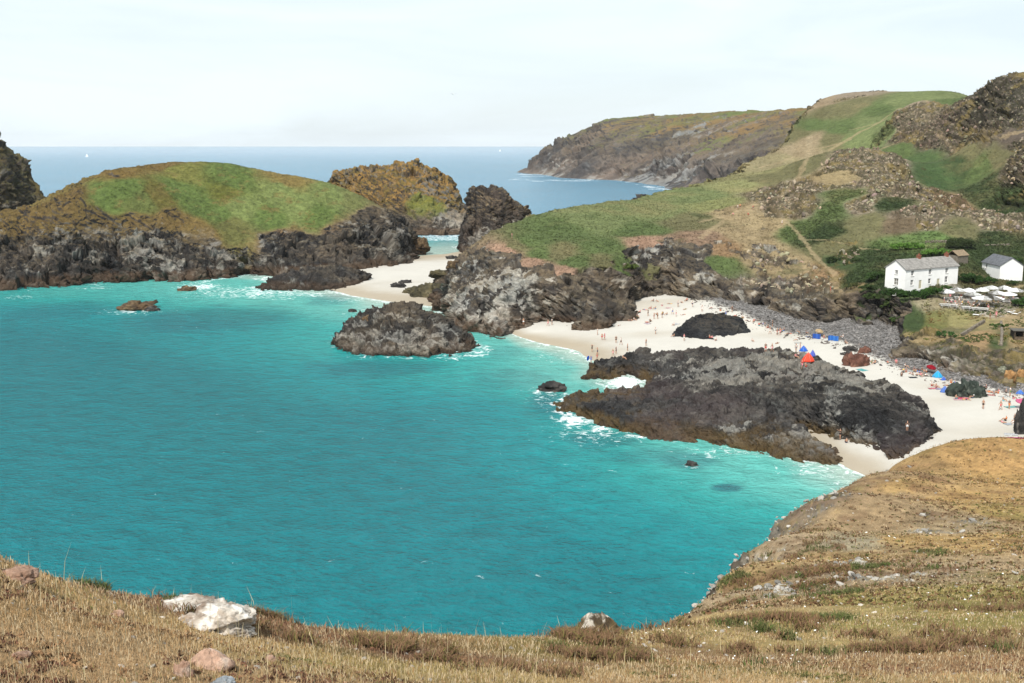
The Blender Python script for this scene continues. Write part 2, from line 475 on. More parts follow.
HILL = Land(up_pts, foot, hill_width, -3.0, ((26, 4.2), (9, 1.8), (4, .7)), .62, (-.1,.62), (190,900), seed=3)

HILL.cleft = 4.5
# ================================================================== FAR HEADLAND
def fo(t_): return atZ(*t_)[:2]
far_poly = [fo((512,177.8,0)),fo((530,181,0)),fo((545,181,0)),fo((575,180,0)),fo((610,180.5,0)),fo((640,182,0)),fo((662,188.5,0)),(185,1050),(300,900),(700,1000),(1100,1700),(500,2300),(120,2300),(70,1900),(40,1760)]
far_pts = [atD(*t_) for t_ in [(520,178,1650),(533,176,1640),(545,172,1620),(553,164,1640),(566,151,1650),(582,139,1650),(592,130,1660),(605,121,1670),(620,118.5,1680),(660,118,1650),(700,114,1600),(740,111,1500),(790,109,1350),(808,112,1250),(850,114,1150),
            (580,160,1540),(600,150,1500),(620,140,1520),(650,150,1420),(650,168,1320),(690,150,1300),(700,165,1160),(740,150,1130),(740,130,1280),(690,130,1430),(770,130,1180),(600,166,1440),(625,170,1390),(800,150,1000)]]
far_pts += [(480,1500,55),(400,1150,60),(300,2100,60),(800,1700,50),(100,2100,40),(500,1200,62)]
FAR = Land(far_pts, far_poly, 60.0, -5.0, ((170, 22), (60, 14), (22, 6)), .7, (0,.34), (980,2300), seed=11)

# ================================================================== ISLAND AND STACKS
isl = [(48,207,392),(70,192,405),(88,181,415),(100,174,420),(125,169,430),(160,167,438),(200,168.5,440),(240,172,442),(285,180,445),(320,183,450),(345,190,455),(375,204,450),(400,226,445),(418,250,440),
       (100,205,392),(140,200,400),(200,232,392),(250,235,400),(300,234,408),(340,222,418),(200,200,415),(280,205,425),(365,214,436),(60,225,378),(20,225,378),(0,228,376),(-60,230,372),(150,225,388),(380,235,424),(0,250,366),(80,245,374)]
isl_pts = [atD(*t_) for t_ in isl] + [(-120,470,36),(-90,480,26),(-60,480,15),(-38,462,8),(-170,420,22),(-250,400,16)]
isl_poly = [fo(t_) for t_ in [(-90,292,0),(0,294,0),(30,293,0),(60,290,0),(100,284,0),(150,281,0),(185,284,0),(215,279,0),(250,276,0),(270,281,0),(310,284,.2),(345,277,.5),(370,273,.8),(400,268,1),(424,262,1)]] + [(-38,455),(-50,480),(-80,500),(-120,505),(-165,490),(-210,450),(-260,410)]
ISL = Land(isl_pts, isl_poly, 10.0, -4.0, ((30, 5.0), (10, 2.6), (4, 1.0)), .55, (-.62,-.03), (320,540), seed=21)

ISL.cleft = 6.0
def shifted(dx, pts, poly, *a, **k):
    return Land([(x + dx, y, z) for x, y, z in pts], [(x + dx, y) for x, y in poly], *a, **k)
st_c = [(330,184,590),(345,170,600),(365,166,605),(388,170,605),(398,163,612),(410,162,612),(418,170,605),(440,188,600),(458,203,595),(466,213,590),(400,200,575),(440,215,572),(380,190,585),(360,195,580),(350,215,575)]
STC = shifted(5, [atD(*t_) for t_ in st_c] + [(-90,640,18),(-50,650,14)], [fo((330,228,0)),fo((350,240,0)),fo((400,245,0)),fo((440,246,0)),fo((466,243,0)),fo((474,238,0)),(-24,590),(-30,610),(-48,650),(-80,660),(-110,640),(-112,610)],
           9.0, -4, ((20, 4), (8, 2.5), (3, .8)), .6, (-.2,-.02), (520,690), seed=31)
st_e = [(470,200,488),(478,189,492),(490,190,494),(500,194,494),(512,208,492),(520,225,490),(490,205,482),(478,215,478),(505,225,484)]
STE = shifted(3, [atD(*t_) for t_ in st_e] + [(-8,505,20)], [fo((461,256,0)),fo((475,256,.3)),fo((500,250,0)),(2,486),(5,494),(3,508),(-8,514),(-18,510),(-23,498),(-23,486)],
           4.0, -3, ((12, 2.2), (5, 1.2)), .45, (-.06,.03), (455,530), seed=41, smooth=1e-7)
st_f = [(-6,152,480),(6,166,480),(17,184,478),(26,200,475),(34,212,472),(-34,134,485),(-80,120,490),(10,185,462),(-20,180,460)]
STF = Land([atD(*t_) for t_ in st_f], [(-285,440),(-241,434),(-216,446),(-205,466),(-206,492),(-224,520),(-275,530),(-300,500)], 8, -4, ((22, 4), (8, 2.2)), .55, (-.62,-.38), (420,550), seed=51)
rk_g = [(340,337,247),(360,320,252),(385,306,256),(410,305,256),(430,312,255),(450,326,252),(470,338,250),(400,325,246),(430,335,244),(370,335,245)]
RKG = Land([atD(*t_) for t_ in rk_g] + [(-12,262,2),(-22,268,4),(-32,270,3),(-43,261,1)], [fo(t_) for t_ in [(332,350,0),(350,356,0),(385,358,0),(420,357,0),(455,358,0),(478,356,0),(486,350,0)]] + [(-12,262),(-22,268),(-32,270),(-41,262)],
           3.5, -3, ((9, 1.4), (4, .7)), .6, (-.19,0), (225,285), seed=61)
rk_h = [(262,294,343),(285,281,350),(300,273,354),(320,269,356),(338,272,356),(346,285,352),(300,290,345),(325,288,345)]
RKH = Land([atD(*t_) for t_ in rk_h] + [(-48,368,4),(-62,372,5),(-84,354,1),(-76,362,3)], [fo(t_) for t_ in [(250,302,0),(275,300,0),(310,297,0),(345,294,.1),(358,290,.3)]] + [(-48,368),(-62,370),(-76,362),(-84,352)],
           3.5, -3, ((9, 1.6), (4, .7)), .6, (-.26,-.12), (325,385), seed=71)
# the big rock platform in the middle of the beach
pl = [(660,357,3.3),(700,351,4.6),(760,350,5.6),(800,355,5.8),(850,372,5.2),(890,389,4.4),(925,404,3.2),(700,375,4.4),(760,385,4.6),(820,400,4.6),(880,420,3.6),(640,366,2.0),(600,372,1.4),(650,398,2.4),(600,402,1.8),(700,410,2.4),(780,425,2.2),
      (570,402,1.3),(620,418,1.6),(680,430,1.4),(740,438,1.3),(800,452,1.1),(835,458,.9),(860,440,1.8),(905,448,2.2),(720,360,4.6),(800,372,5.4),(790,410,3.2),(640,385,.3),(655,378,1.8)]
PLT = Land([atZ(*t_) for t_ in pl] + [(20,245,1.5),(45,236,1),(65,226,1),(80,212,1),(82,190,1)],
           [fo(t_) for t_ in [(556,404,0),(566,397,0),(588,391,0),(618,391,0),(642,389,0),(652,383,0),(640,377,0),(628,374,0),(612,380,0),(585,379,0),(590,370,0),(620,364,.5),(640,358,1)]] + [*[(lambda q: (q[0] * 1.01, q[1] + e_))(atZ(a_, b_, c_)) for a_, b_, c_, e_ in [(662,356,3.3,5),(700,350,4.6,6),(760,349,5.6,6),(805,354,5.8,6),(850,371,5.2,5),(893,388,4.4,5),(926,402,3.2,4)]], atZ(942,411,2)[:2],atZ(938,432,1.8)[:2],atZ(925,447,1.6)[:2],atZ(915,462,1.5)[:2],atZ(890,461,1)[:2],atZ(868,451,.6)[:2],atZ(838,441,.4)[:2],atZ(812,432,.3)[:2],atZ(798,428,.2)[:2],atZ(795,437,.0)[:2],atZ(815,444,.0)[:2],atZ(838,452,.0)[:2],atZ(848,464,0)[:2]] +
           [fo(t_) for t_ in [(820,463,0),(780,458,0),(740,449,0),(700,441,0),(650,441,0),(622,431,0),(590,420,0),(565,413,0)]],
           2.6, -1.5, ((10, .9), (4, .6)), .6, (.03,.42), (140,262), seed=81, smooth=3e-5)
bld = [(680,326,253),(700,318,256),(720,315,257),(740,319,256),(752,330,254),(715,330,251),(735,333,250)]
BLD = Land([atD(*t_) for t_ in bld] + [(56,264,2.5),(50,268,4),(40,268,2),(36,258,1.5)], [atZ(*t_)[:2] for t_ in [(670,338,1.4),(700,343,1.4),(742,343,1.6),(759,336,1.8)]] + [(55.5,262),(50,267),(42,267)],
           3.0, -.5, ((7, .9), (3, .5)), .55, (.13,.25), (235,280), seed=91)

# ================================================================== CLIFFTOP IN THE FOREGROUND
ng = [(-60,683,4.6),(0,683,5.2),(200,683,6),(400,683,7.5),(600,683,9),(700,683,9.5),(800,683,10),(900,683,10),(1024,683,10),(1100,683,10),
      (0,640,6.3),(200,640,7.8),(400,655,10.5),(600,655,14),(300,660,8.5),
      (-60,540,9),(0,562,9.4),(40,580,10),(100,596,10.8),(200,610,11.5),(260,627,12),(350,637,13),(430,643,14.5),(520,641,17),(620,636,22),(680,617,31),(700,600,38),(722,580,46),(750,549,58),(780,523,68),(820,499,79),(860,479,90),(900,461,101),(940,449,109),(985,446,114),(1024,446,118),(1100,446,122),
      (100,620,8.6)]
for px, cv in {700: [(650,16),(620,27)], 750: [(650,16.5),(620,27.5),(590,40),(565,50)], 800: [(650,17),(620,27),(590,38),(560,50),(530,62),(510,72)], 860: [(650,17),(620,26),(590,36),(560,48),(530,61),(500,77)], 900: [(650,17),(620,25),(590,35),(560,47),(530,60),(500,76),(475,91)],
               940: [(650,16.5),(620,24.5),(590,34),(560,46),(530,60),(500,76),(470,95)], 985: [(650,16.5),(620,24),(590,33.5),(560,45),(530,59),(500,76),(470,96)], 1024: [(650,16),(620,23.5),(590,33),(560,45),(530,59),(500,76),(470,97)], 1100: [(650,16),(620,23.5),(590,33),(560,45),(530,59),(500,76),(470,97)]}.items():
    ng += [(px, a, b) for a, b in cv]
def beyond(px, py, D, k=1.3, m=1.22):
    x, y, z = atD(px, py, D); x2, y2, z2 = atD(px, py, D * k)
    return (x2, y2, CAMH - (CAMH - z2) * m)
near_pts = [atD(*t_) for t_ in ng]
SIL = [(-200,520,8.6),(-60,540,9),(0,562,9.4),(40,578,10),(100,596,10.8),(200,610,11.5),(260,627,12),(350,637,13),(430,643,14.5),(520,641,17),(620,636,22),(650,628,25),(680,617,31),(700,600,38),(722,580,46),(735,565,52),(750,549,58),(780,523,68),(820,499,79),(860,479,90),(900,461,101),(940,449,109),(985,446,114),(1024,446,118),(1100,446,122),(1250,446,124)]
near_poly = [atD(*q)[:2] for q in SIL] + [(140, 60), (60, .5), (-60, .5), (-60, 8)]
for px, py, D in SIL[1:-1]:
    x, y, z = atD(px, py, D)
    near_pts.append((x * 1.16, y * 1.16, z - .16 * y * .50 - .3))
near_pts += [(-12,2.2,44.4),(0,2,44.3),(12,2,44.3),(2,3,44.0),(-2,3,44.1)]
NEAR = Land([p for p in near_pts if p[1] > 0], None, sr=(-.62,.62), yr=(1.6,175), smooth=3e-6)
_nt = NEAR.top
class NearH:
    sr, yr = NEAR.sr, NEAR.yr
    def H(s, X, Y):
        X = np.atleast_1d(np.asarray(X, f32)); Y = np.atleast_1d(np.asarray(Y, f32))
        p = P3(X, Y)
        k = np.minimum(Y / 30, 1)
        z = _nt(X, Y) + k * fbm(p, 12, 4, 71) * .3 + fbm(p, 1.6, 4, 75) * .08
        dd = poly_sd(X, Y, near_poly) + fbm(p, 6, 3, 77) * .06 * np.minimum(Y, 60) * .4
        o_ = np.maximum(-dd, 0)
        z = z - o_ * (.5 + .9 * sstep(0, 3, o_))
        z = np.maximum(z, -6)
        lim = 1 + 0 * z
        return np.minimum(z, CAMH - 1.25 + 0 * z) * lim
    cast = Land.cast
NR = NearH()

print('fields', round(time.time() - T0, 1))
GREEN = A(92, 108, 58); LGREEN = A(114, 125, 74); DGREEN = A(66, 82, 46); OLIVE = A(112, 108, 70); TAN = A(156, 136, 98); RUST = A(108, 90, 56); PATH = A(176, 156, 122); SOIL = A(164, 130, 104); STONE = A(146, 130, 108); HEATH = A(112, 96, 72)

def slope_rock(n, lo=.80, hi=.66):
    return sstep(lo, hi, n[..., 2].ravel())

# ---- lowland
def pt_region(V, polyz):                 # + inside a ground outline
    return poly_sd(V[:, 0], V[:, 1], [atZ(a, b, c)[:2] for a, b, c in polyz])
lg = grid_of(LOW, 800, 760, .5)
V = lg.reshape(-1, 3)
V[:, 2] += fbm(V, 7, 3, 301) * .10 * sstep(-.3, .6, V[:, 2])
sand = np.array(lin(220, 215, 204, .64), f32); wet = np.array(lin(186, 170, 144, .60), f32); shg = np.array(lin(134, 131, 128, .62), f32)
a_ = fbm(V, 14, 5, 303, .6)
col = np.repeat(sand[None], len(V), 0) * (1 + .07 * a_[:, None])
col = mixc(col, wet, sstep(1.0, .25, V[:, 2] + .3 * a_) * .8)
col = mixc(col, wet, sstep(.1, .5, fbm(V * np.array([.5, 1, 1], f32), 18, 4, 305)) * .35)
sd1 = pt_region(V, [(700,299,5),(728,310,5),(765,322,4),(800,330,4),(850,342,3.5),(880,354,3.2),(905,365,3),(950,378,3),(1024,391,3),(1100,398,3),(1100,370,3),(1000,350,3),(900,300,6),(860,290,6),(760,290,5)])
smask = sstep(-1.5, 2.0, sd1 + 3 * a_)
col = mixc(col, shg, smask)
pn = fbm(V, 2.2, 4, 310, .75)
col = col * (1 + (pn * .75 * smask)[:, None])
V[:, 2] += (pn * .25 + np.abs(a_) * .3) * smask
lg = V.reshape(lg.shape)
o = link('beach', grid_mesh('beach', lg, M_SAND, col, cut=-2.4)); tag(o, kind='structure')
print('low', round(time.time() - T0, 1))

# ---- near mainland
G = grid_of(HILL, 1100, 1150, .34)
n0 = gnormals(gsmooth(G, 2))
V0 = G.reshape(-1, 3)
pal = Paint(HILL, [
  (530,240,GREEN,0),(560,232,GREEN,0),(600,220,LGREEN,0),(650,212,LGREEN,0),(700,196,LGREEN,0),(600,245,GREEN,0),(560,255,OLIVE,0),(640,232,GREEN,0),(690,222,OLIVE,0),(740,185,A(140,140,86),0),(720,205,A(134,136,80),0),(770,170,A(146,140,90),0),
  (515,245,OLIVE,0),(540,256,GREEN,0),(575,262,GREEN,0),(505,250,SOIL,.4),(530,263,SOIL,.4),(560,274,SOIL,.4),(500,256,MID,1),(525,271,MID,1),(560,281,MID,1),(500,262,MID,1),(480,275,MID,1),(520,278,MID,1),(550,290,MID,1),(585,290,MID,1),(600,275,MID,1),(625,290,MID,1),(650,285,MID,1),(670,260,MID,1),(470,300,MID,1),(545,278,MID,1),(650,243,SOIL,.4),(700,240,A(138,112,88),.45),(660,252,MID,1),(700,250,MID,1),(600,262,OLIVE,.2),(625,268,GREEN,.25),(648,275,OLIVE,.3),
  (735,210,TAN,.3),(745,235,TAN,.5),(720,250,A(150,120,84),.5),(760,255,TAN,.5),(790,270,TAN,.6),(770,225,A(160,140,100),.35),(800,285,A(140,112,80),.9),(720,262,GREEN,.1),(740,290,A(110,104,90),1),(700,285,MID,1),(690,270,MID,1),
  (770,195,STONE,.8),(800,190,STONE,.9),(795,210,STONE,1),(850,160,STONE,.7),(870,152,STONE,.8),(880,165,STONE,.9),(865,185,STONE,.9),(890,190,STONE,.8),(840,175,A(150,132,92),.4),(920,195,STONE,.8),(950,205,A(150,120,92),.9),(985,215,STONE,.9),(1003,225,STONE,.8),(860,205,STONE,.8),(905,215,STONE,.7),(930,222,STONE,.8),
  (835,210,GREEN,.0),(895,205,DGREEN,.05),(850,195,GREEN,.1),(820,235,DGREEN,0),(800,230,GREEN,0),(835,245,OLIVE,.3),(870,225,OLIVE,.1),(840,260,DGREEN,.5),(860,275,DGREEN,.1),(850,290,A(150,128,80),.8),(825,275,A(150,120,84),.7),(870,300,DGREEN,.1),(900,225,HEATH,.2),(960,228,OLIVE,.1),
  (900,245,A(98,122,62),0),(930,240,A(98,122,62),0),(885,255,DGREEN,0),(950,255,DGREEN,0),(1000,235,DGREEN,0),(1024,250,DGREEN,0),(940,265,DGREEN,0),(985,262,DGREEN,0),(1020,265,DGREEN,0),
  (920,160,A(78,98,54),0),(940,175,A(72,94,52),0),(980,190,DGREEN,0),(1010,205,DGREEN,0),(900,150,GREEN,0),(960,165,DGREEN,0),
  (880,110,GREEN,0),(850,105,OLIVE,0),(900,102,LGREEN,0),(950,100,GREEN,0),(830,112,OLIVE,.1),(850,95,STONE,.4),(820,102,A(150,130,100),.2),(870,120,LGREEN,0),(840,130,GREEN,0),(860,135,LGREEN,0),(810,142,A(160,142,108),.1),(798,152,A(158,140,106),.05),(800,165,OLIVE,.05),(830,140,OLIVE,0),(785,160,A(150,138,98),0),(800,135,OLIVE,0),(760,178,OLIVE,0),(815,125,GREEN,0),(885,135,LGREEN,0),
  (930,112,STONE,.8),(950,115,A(120,100,88),.9),(960,130,A(110,96,84),1),(900,122,STONE,.7),(930,140,A(124,106,92),.9),(980,135,A(120,104,90),.9),(905,135,A(124,106,92),.8),(990,95,A(100,90,80),1),(1010,90,A(100,90,80),1),(1020,110,A(96,88,80),1),(990,115,A(100,90,82),1),(975,105,A(110,100,88),.8),(1015,140,A(104,92,80),.7),(1000,160,OLIVE,.3),(1018,165,A(120,104,90),.9),(985,170,GREEN,.1),(970,150,OLIVE,.2),
  (900,310,GREEN,0),(915,320,DGREEN,.05),(935,322,A(104,108,54),.05),(960,318,A(140,138,82),0),(985,322,A(150,140,90),0),(1010,322,TAN,.1),(905,340,A(150,132,84),.4),(930,335,A(150,128,88),.4),(950,330,OLIVE,.2),(985,340,A(160,130,90),.1),(945,350,MID,1),(920,350,MID,1),(975,360,MID,1),(1010,360,MID,.9),(1000,340,DGREEN,.0),(1020,340,A(150,128,88),.1),
  (890,296,DGREEN,0),(925,296,DGREEN,0),(960,300,A(170,164,156),0),(980,303,A(170,164,156),0),(1000,302,A(170,164,156),0),(965,305,A(170,164,156),0),(995,312,A(176,168,156),0),(1010,307,A(170,164,156),0),(1022,300,DGREEN,0),(1020,312,TAN,0),(975,285,DGREEN,0),(1015,285,DGREEN,0),(930,302,A(150,140,110),0)], 7, .009)
cB, kB = pal(V0, 5)
sl = slope_rock(n0, .80, .62)
patch = sstep(.44, .62, kB + (.5 * fbm(V0, 6, 5, 90, .75) + .55 * fbm(V0, 17, 3, 91, .6)) * sstep(.02, .3, kB) * sstep(30, 60, V0[:, 0]))
cB = cB * .86 + cB.mean(1, keepdims=True) * .14
rock = np.maximum(sl, patch)
rock *= sstep(-1.5, 0, V0[:, 2])
lowz = sstep(9, 6, V0[:, 2]) * sstep(.3, .8, rock)
hillK = np.maximum(patch * (1 - sl) * .55, 0)
G = craggy(G, np.clip(sl * .9 + hillK, 0, 1), 7.0, 2.6, 1.1, 400)
V = G.reshape(-1, 3).astype(f32)
nn = gnormals(G).reshape(-1, 3)
rc = rock_colour(V, nn, 60, palef=.75)
# the hill's scree stones are paler and browner than the sea cliff
grain = facets(V, (1.5, 1.5, 1.2), 77, .5)
gcol = cB * (0.42 + .95 * grain[1][:, None] ** 2)
gcol = mixc(gcol, np.array(A(60, 62, 36), f32), sstep(.30, .05, grain[2]) * .7)
gcol = mixc(gcol, np.array(A(132, 116, 74), f32), sstep(.0, .35, fbm(V, 7, 5, 98, .7)) * .8)
isc = np.clip(sl * sstep(26, 15, V[:, 2]) + sstep(5.5, 3.5, V[:, 2]) * 0, 0, 1)
nearnose = sstep(95, 70, V[:, 0]) * sstep(24, 20, V[:, 2])
rockc = mixc(gcol, rc.mean() * 0 + np.array([1, 1, 1], f32), np.zeros(len(V))) 
tt = np.clip(np.maximum(isc, nearnose), 0, 1)
rockc = gcol * (1 - tt[:, None]) + rc * tt[:, None]
gn = fbm(V, 16, 5, 92, .65); gn2 = fbm(V, 3.0, 5, 94, .7); gn3 = fbm(V, 1.0, 3, 99, .7)
grass = cB * (1 + .22 * gn[:, None] + .22 * gn2[:, None] + .18 * gn3[:, None])
grass = mixc(grass, np.array(DGREEN, f32) * .8, sstep(.28, .55, fbm(V, 9, 4, 97, .65)) * .5)
tan_w = sstep(.10, .45, gn * .5 + fbm(V * np.array([1, .5, 1], f32), 40, 3, 95) * .8)
grass = mixc(grass, np.array(TAN, f32) * .9, tan_w * .35)
hth_ = sstep(.16, .4, fbm(V, 4.5, 5, 197, .75)) * sstep(-.2, .3, fbm(V, 45, 3, 198)) * (V[:, 0] / V[:, 1] > .2)
grass = mixc(grass, np.array(A(92, 82, 54), f32), hth_ * .55)
rm = sstep(.35, .6, rock + .15 * gn2)
col = grass * (1 - rm[:, None]) + rockc * rm[:, None]
V[:, 2] += ((1 - rm) * (.5 * gn2 + .35 * np.maximum(fbm(V, 5, 3, 96), 0)) * sstep(.02, .2, kB + .1))
# reddish soil just under the turf edge of the headland
edge = sstep(6.5, 10, V[:, 2]) * sstep(19, 15, V[:, 2]) * rm * nearnose
col = mixc(col, np.array(A(168, 112, 84), f32), edge * sstep(-.1, .25, gn) * .0)
# trodden paths
def path_mask(V, pts, land, wd):
    q = [land.cast(a, b)[:2] for a, b in pts]
    best = np.full(len(V), 1e9, f32)
    for (ax, ay), (bx, by) in zip(q[:-1], q[1:]):
        ex, ey = bx - ax, by - ay
        t = np.clip(((V[:, 0] - ax) * ex + (V[:, 1] - ay) * ey) / (ex * ex + ey * ey + 1e-6), 0, 1)
        best = np.minimum(best, np.hypot(V[:, 0] - ax - t * ex, V[:, 1] - ay - t * ey))
    return sstep(wd, wd * .4, best + fbm(V, 3, 3, 55) * wd * .8)
PM = np.zeros(len(V), f32)
for pts, wd in (([(700,238),(730,215),(745,208),(780,198),(800,175),(830,150),(860,132),(885,120)], 2.2), ([(800,240),(825,240),(850,246),(880,250)], 1.2), ([(770,205),(790,225),(810,250),(835,275),(840,300)], 1.6), ([(760,168),(785,160),(810,150),(850,140)], 1.5),
                ([(850,130),(880,122),(900,108),(930,104)], 1.4), ([(700,222),(740,212),(790,203)], 2.5), ([(880,150),(930,130),(990,140),(1024,132)], 1.2), ([(1024,285),(1010,292),(985,300),(990,310),(1012,318)], 1.6), ([(1003,318),(1003,330),(1000,345)], .8)):
    PM = np.maximum(PM, path_mask(V, pts, HILL, wd * .7))
col = mixc(col, np.array(PATH, f32) * .9, PM * .55 * (1 - rm * .5))
HILL_V = V.copy(); HILL_COL = col.copy(); HILL_SCREE = patch * (kB > .4) * (V[:, 1] > 290) * sstep(.205, .23, V[:, 0] / V[:, 1]) * (V[:, 2] > 2) * (V[:, 1] < 640) * (V[:,0] / V[:,1] < .5) * sstep(.5,.8,kB+.3); HILL_GREEN = (kB < .15) * (V[:, 0] / V[:, 1] > .24) * (V[:, 0] / V[:, 1] < .5) * (V[:, 1] < 420) * (V[:, 1] > 262) * (1 - PM) * (1 - rm)
HILL_GREEN *= sstep(.06, .03, np.abs(cB[:, 0] - np.array(DGREEN)[0])) 
HILL_TURF = (1 - rm) * (1 - PM) * (V[:, 2] > 7) * (V[:, 1] < 640)
o = link('hillside', grid_mesh('hillside', V.reshape(G.shape), M_TERR, col)); tag(o, kind='structure')
print('hill', round(time.time() - T0, 1), len(o.data.vertices))

# ---- far headland
G = grid_of(FAR, 520, 520, .3)
n0 = gnormals(gsmooth(G, 1)); V0 = G.reshape(-1, 3)
sl = slope_rock(n0, .93, .78)
G = craggy(G, np.clip(sl + .25, 0, 1) * .7 * sstep(1, 14, V0[:, 2]), 34.0, 18.0, 7.0, 500, (1, 1, .8), gnormals(gsmooth(G, 3)))
V = G.reshape(-1, 3).astype(f32); nn = gnormals(G).reshape(-1, 3)
sl2 = sstep(.95, .78, nn[:, 2] + .3 * fbm(V, 50, 4, 503) - .25 * sstep(60, 20, V[:, 2]))
rc = rock_colour(V / 6, nn, 65, dark=A(74, 70, 68), mid=A(112, 102, 94), pale=A(150, 150, 146), tide=0, palef=.6)
tv = mixc(np.repeat(np.array(A(118, 108, 74), f32)[None], len(V), 0), np.array(A(104, 112, 66), f32), sstep(-.2, .3, fbm(V, 120, 4, 505)))
tv = mixc(tv, np.array(A(132, 104, 70), f32), sstep(.0, .4, fbm(V, 70, 4, 507)) * .8)
col = tv * (1 - sl2[:, None]) + rc * sl2[:, None]
col *= (1 + .3 * fbm(V, 14, 4, 509, .7))[:, None]
o = link('far_headland', grid_mesh('far_headland', G, M_TERR, col)); tag(o, kind='structure')

# ---- island and rocks
def _x(): pass
ISL_T = []
def rocky(name, land, cols, rows, big, mid, small, seed, label, cat='rock', turf=None, lichen=None, kr=.3, turf_z=(12, 16), tide=3.0, dark=DARK, midc=MID, pale=PALE, palef=.5, group=None, amp=1.0, lich_col=RUST, weed=False):
    G = grid_of(land, cols, rows, kr, 900)
    n0 = gnormals(gsmooth(G, 2)); V0 = G.reshape(-1, 3)
    sl = slope_rock(n0, .86, .70)
    m = np.ones(len(V0), f32)
    if turf is not None or lichen: G[..., 2] += ((1.0 * fbm(V0.astype(f32), 26, 3, seed + 72) + .5 * ridged(V0.astype(f32), 5, 3, seed + 70, .6) + .3 * fbm(V0.astype(f32), 1.8, 3, seed + 71)) * sstep(6, 12, V0[:, 2])).reshape(G.shape[:2])
    if turf is not None:
        m = np.clip(sl, 0, 1)
        if name == 'grassy_island': m = np.maximum(m, sstep(.5, .15, IP(V0.astype(f32), 15)[1]) * (.45 + .75 * sstep(17, 12, V0[:, 2])))
        if name == 'lichen_stack': m = np.ones(len(V0), f32) * .8
    G = craggy(G, m * amp * sstep(-2.5, 0, V0[:, 2]), big, mid, small, seed)
    V = G.reshape(-1, 3).astype(f32); nn = gnormals(G).reshape(-1, 3)
    col = rock_colour(V, nn, seed, dark, midc, pale, tide, palef)
    if weed:
        wn = fbm(V, 4, 5, seed + 21, .65)
        col = mixc(col, np.array(A(112, 92, 58), f32), sstep(2.2, 1.0, V[:, 2] + 1.6 * wn) * sstep(-.45, .1, wn + .004 * (200 - V[:, 1])) * .8)
        col = mixc(col, np.array(A(92, 78, 78), f32), sstep(.0, .5, fbm(V, 12, 4, seed + 22)) * .45)
        col = mixc(col, np.array(A(128, 130, 124), f32), sstep(.30, .5, fbm(rotstrat(V) * 1.2, 2.2, 4, seed + 23, .7)) * sstep(2.2, 3.4, V[:, 2]) * .5)
    if lichen:
        lz, lamt = lichen
        lm = sstep(lz - 3, lz + 4, V[:, 2] + 4 * fbm(V, 8, 4, seed + 5, .6)) * sstep(.25, .6, nn[:, 2] + .25 * fbm(V, 5, 4, seed + 6, .65) + lamt)
        lc = mixc(np.repeat(np.array(lich_col, f32)[None], len(V), 0), np.array(A(106, 92, 52), f32), sstep(-.2, .35, fbm(V, 3.5, 5, seed + 8, .7)))
        if turf is not None and name == 'grassy_island':
            lm = lm * sstep(.35, .6, nn[:, 2] + .2 * fbm(V, 3, 4, 77, .7))
            lc = lc * .4 + .6 * IP(V, 15)[0]; lm = lm * sstep(-58, -72, V[:, 0] + 5 * fbm(V, 6, 3, 5))
        col = col * (1 - lm[:, None]) + lc * lm[:, None] * (1 + .6 * fbm(V, 1.5, 4, seed + 9, .75))[:, None]
    if turf is not None:
        tm, tc_ = turf(V, nn, sl)
        col = col * (1 - tm[:, None]) + tc_ * tm[:, None]
        if name == 'grassy_island': ISL_T[:] = [V.copy(), col.copy(), np.maximum(tm, (V[:, 2] > 17) * .7) * (nn[:, 2] > .5)]
    o = link(name, grid_mesh(name, G, M_ROCK if turf is None else M_TERR, col))
    return tag(o, label, cat, group)
IP = Paint(ISL, [(140,200,A(98,106,60),1),(180,190,GREEN,1),(230,180,GREEN,1),(280,190,LGREEN,1),(330,198,LGREEN,1),(355,204,A(110,114,70),1),(220,215,GREEN,1),(270,222,GREEN,1),(320,215,GREEN,1),(200,205,GREEN,1),(240,205,LGREEN,1),(300,205,LGREEN,1),(110,198,GREEN,.8),(130,188,GREEN,.8),(180,172,A(112,112,60),.9),(230,225,A(102,102,60),.9),
   (155,195,A(96,92,48),.5),(225,192,A(96,98,48),.9),(60,200,RUST,.0),(80,185,A(116,104,62),.0),(120,172,A(118,98,58),.3),(160,166,RUST,.3),(285,180,A(128,112,66),.7),(30,225,RUST,0),(0,240,RUST,0),(60,230,A(100,84,52),0),(100,225,A(100,84,52),0),(140,225,RUST,.1),(170,222,RUST,.2),(200,236,A(120,100,60),.4),(370,220,A(150,126,100),0),(390,235,A(130,110,90),0),(340,236,A(140,112,86),.2),(280,240,A(140,112,86),.2),(60,265,BROWN,0),(200,260,MID,0),(300,255,A(120,104,90),0),(350,245,A(116,102,90),0)], 6, .008)
def isl_turf(V, nn, sl):
    c, k = IP(V, 15)
    g1 = fbm(V, 10, 5, 611, .65); g2 = fbm(V, 2.2, 4, 612, .75)
    t = sstep(.35, .6, k + .22 * g1 + .12 * g2) * sstep(.45, .7, nn[:, 2] + .1 * g1)
    c = c * (1 + .25 * g1 + .45 * g2 + .3 * fbm(V, .9, 3, 613, .7))[:, None]
    c = mixc(c, np.array(A(120, 104, 64), f32), sstep(.12, .4, fbm(V, 5, 5, 614, .75)) * .6)
    return t, c
rocky('grassy_island', ISL, 900, 620, 8, 3, 1.1, 600, 'large island with green turf on top of dark sea cliffs at the left', 'island', isl_turf, (14, .05), kr=.33, dark=A(44, 43, 43), midc=A(86, 80, 73), palef=.7 * .6)
print('island', round(time.time() - T0, 1))
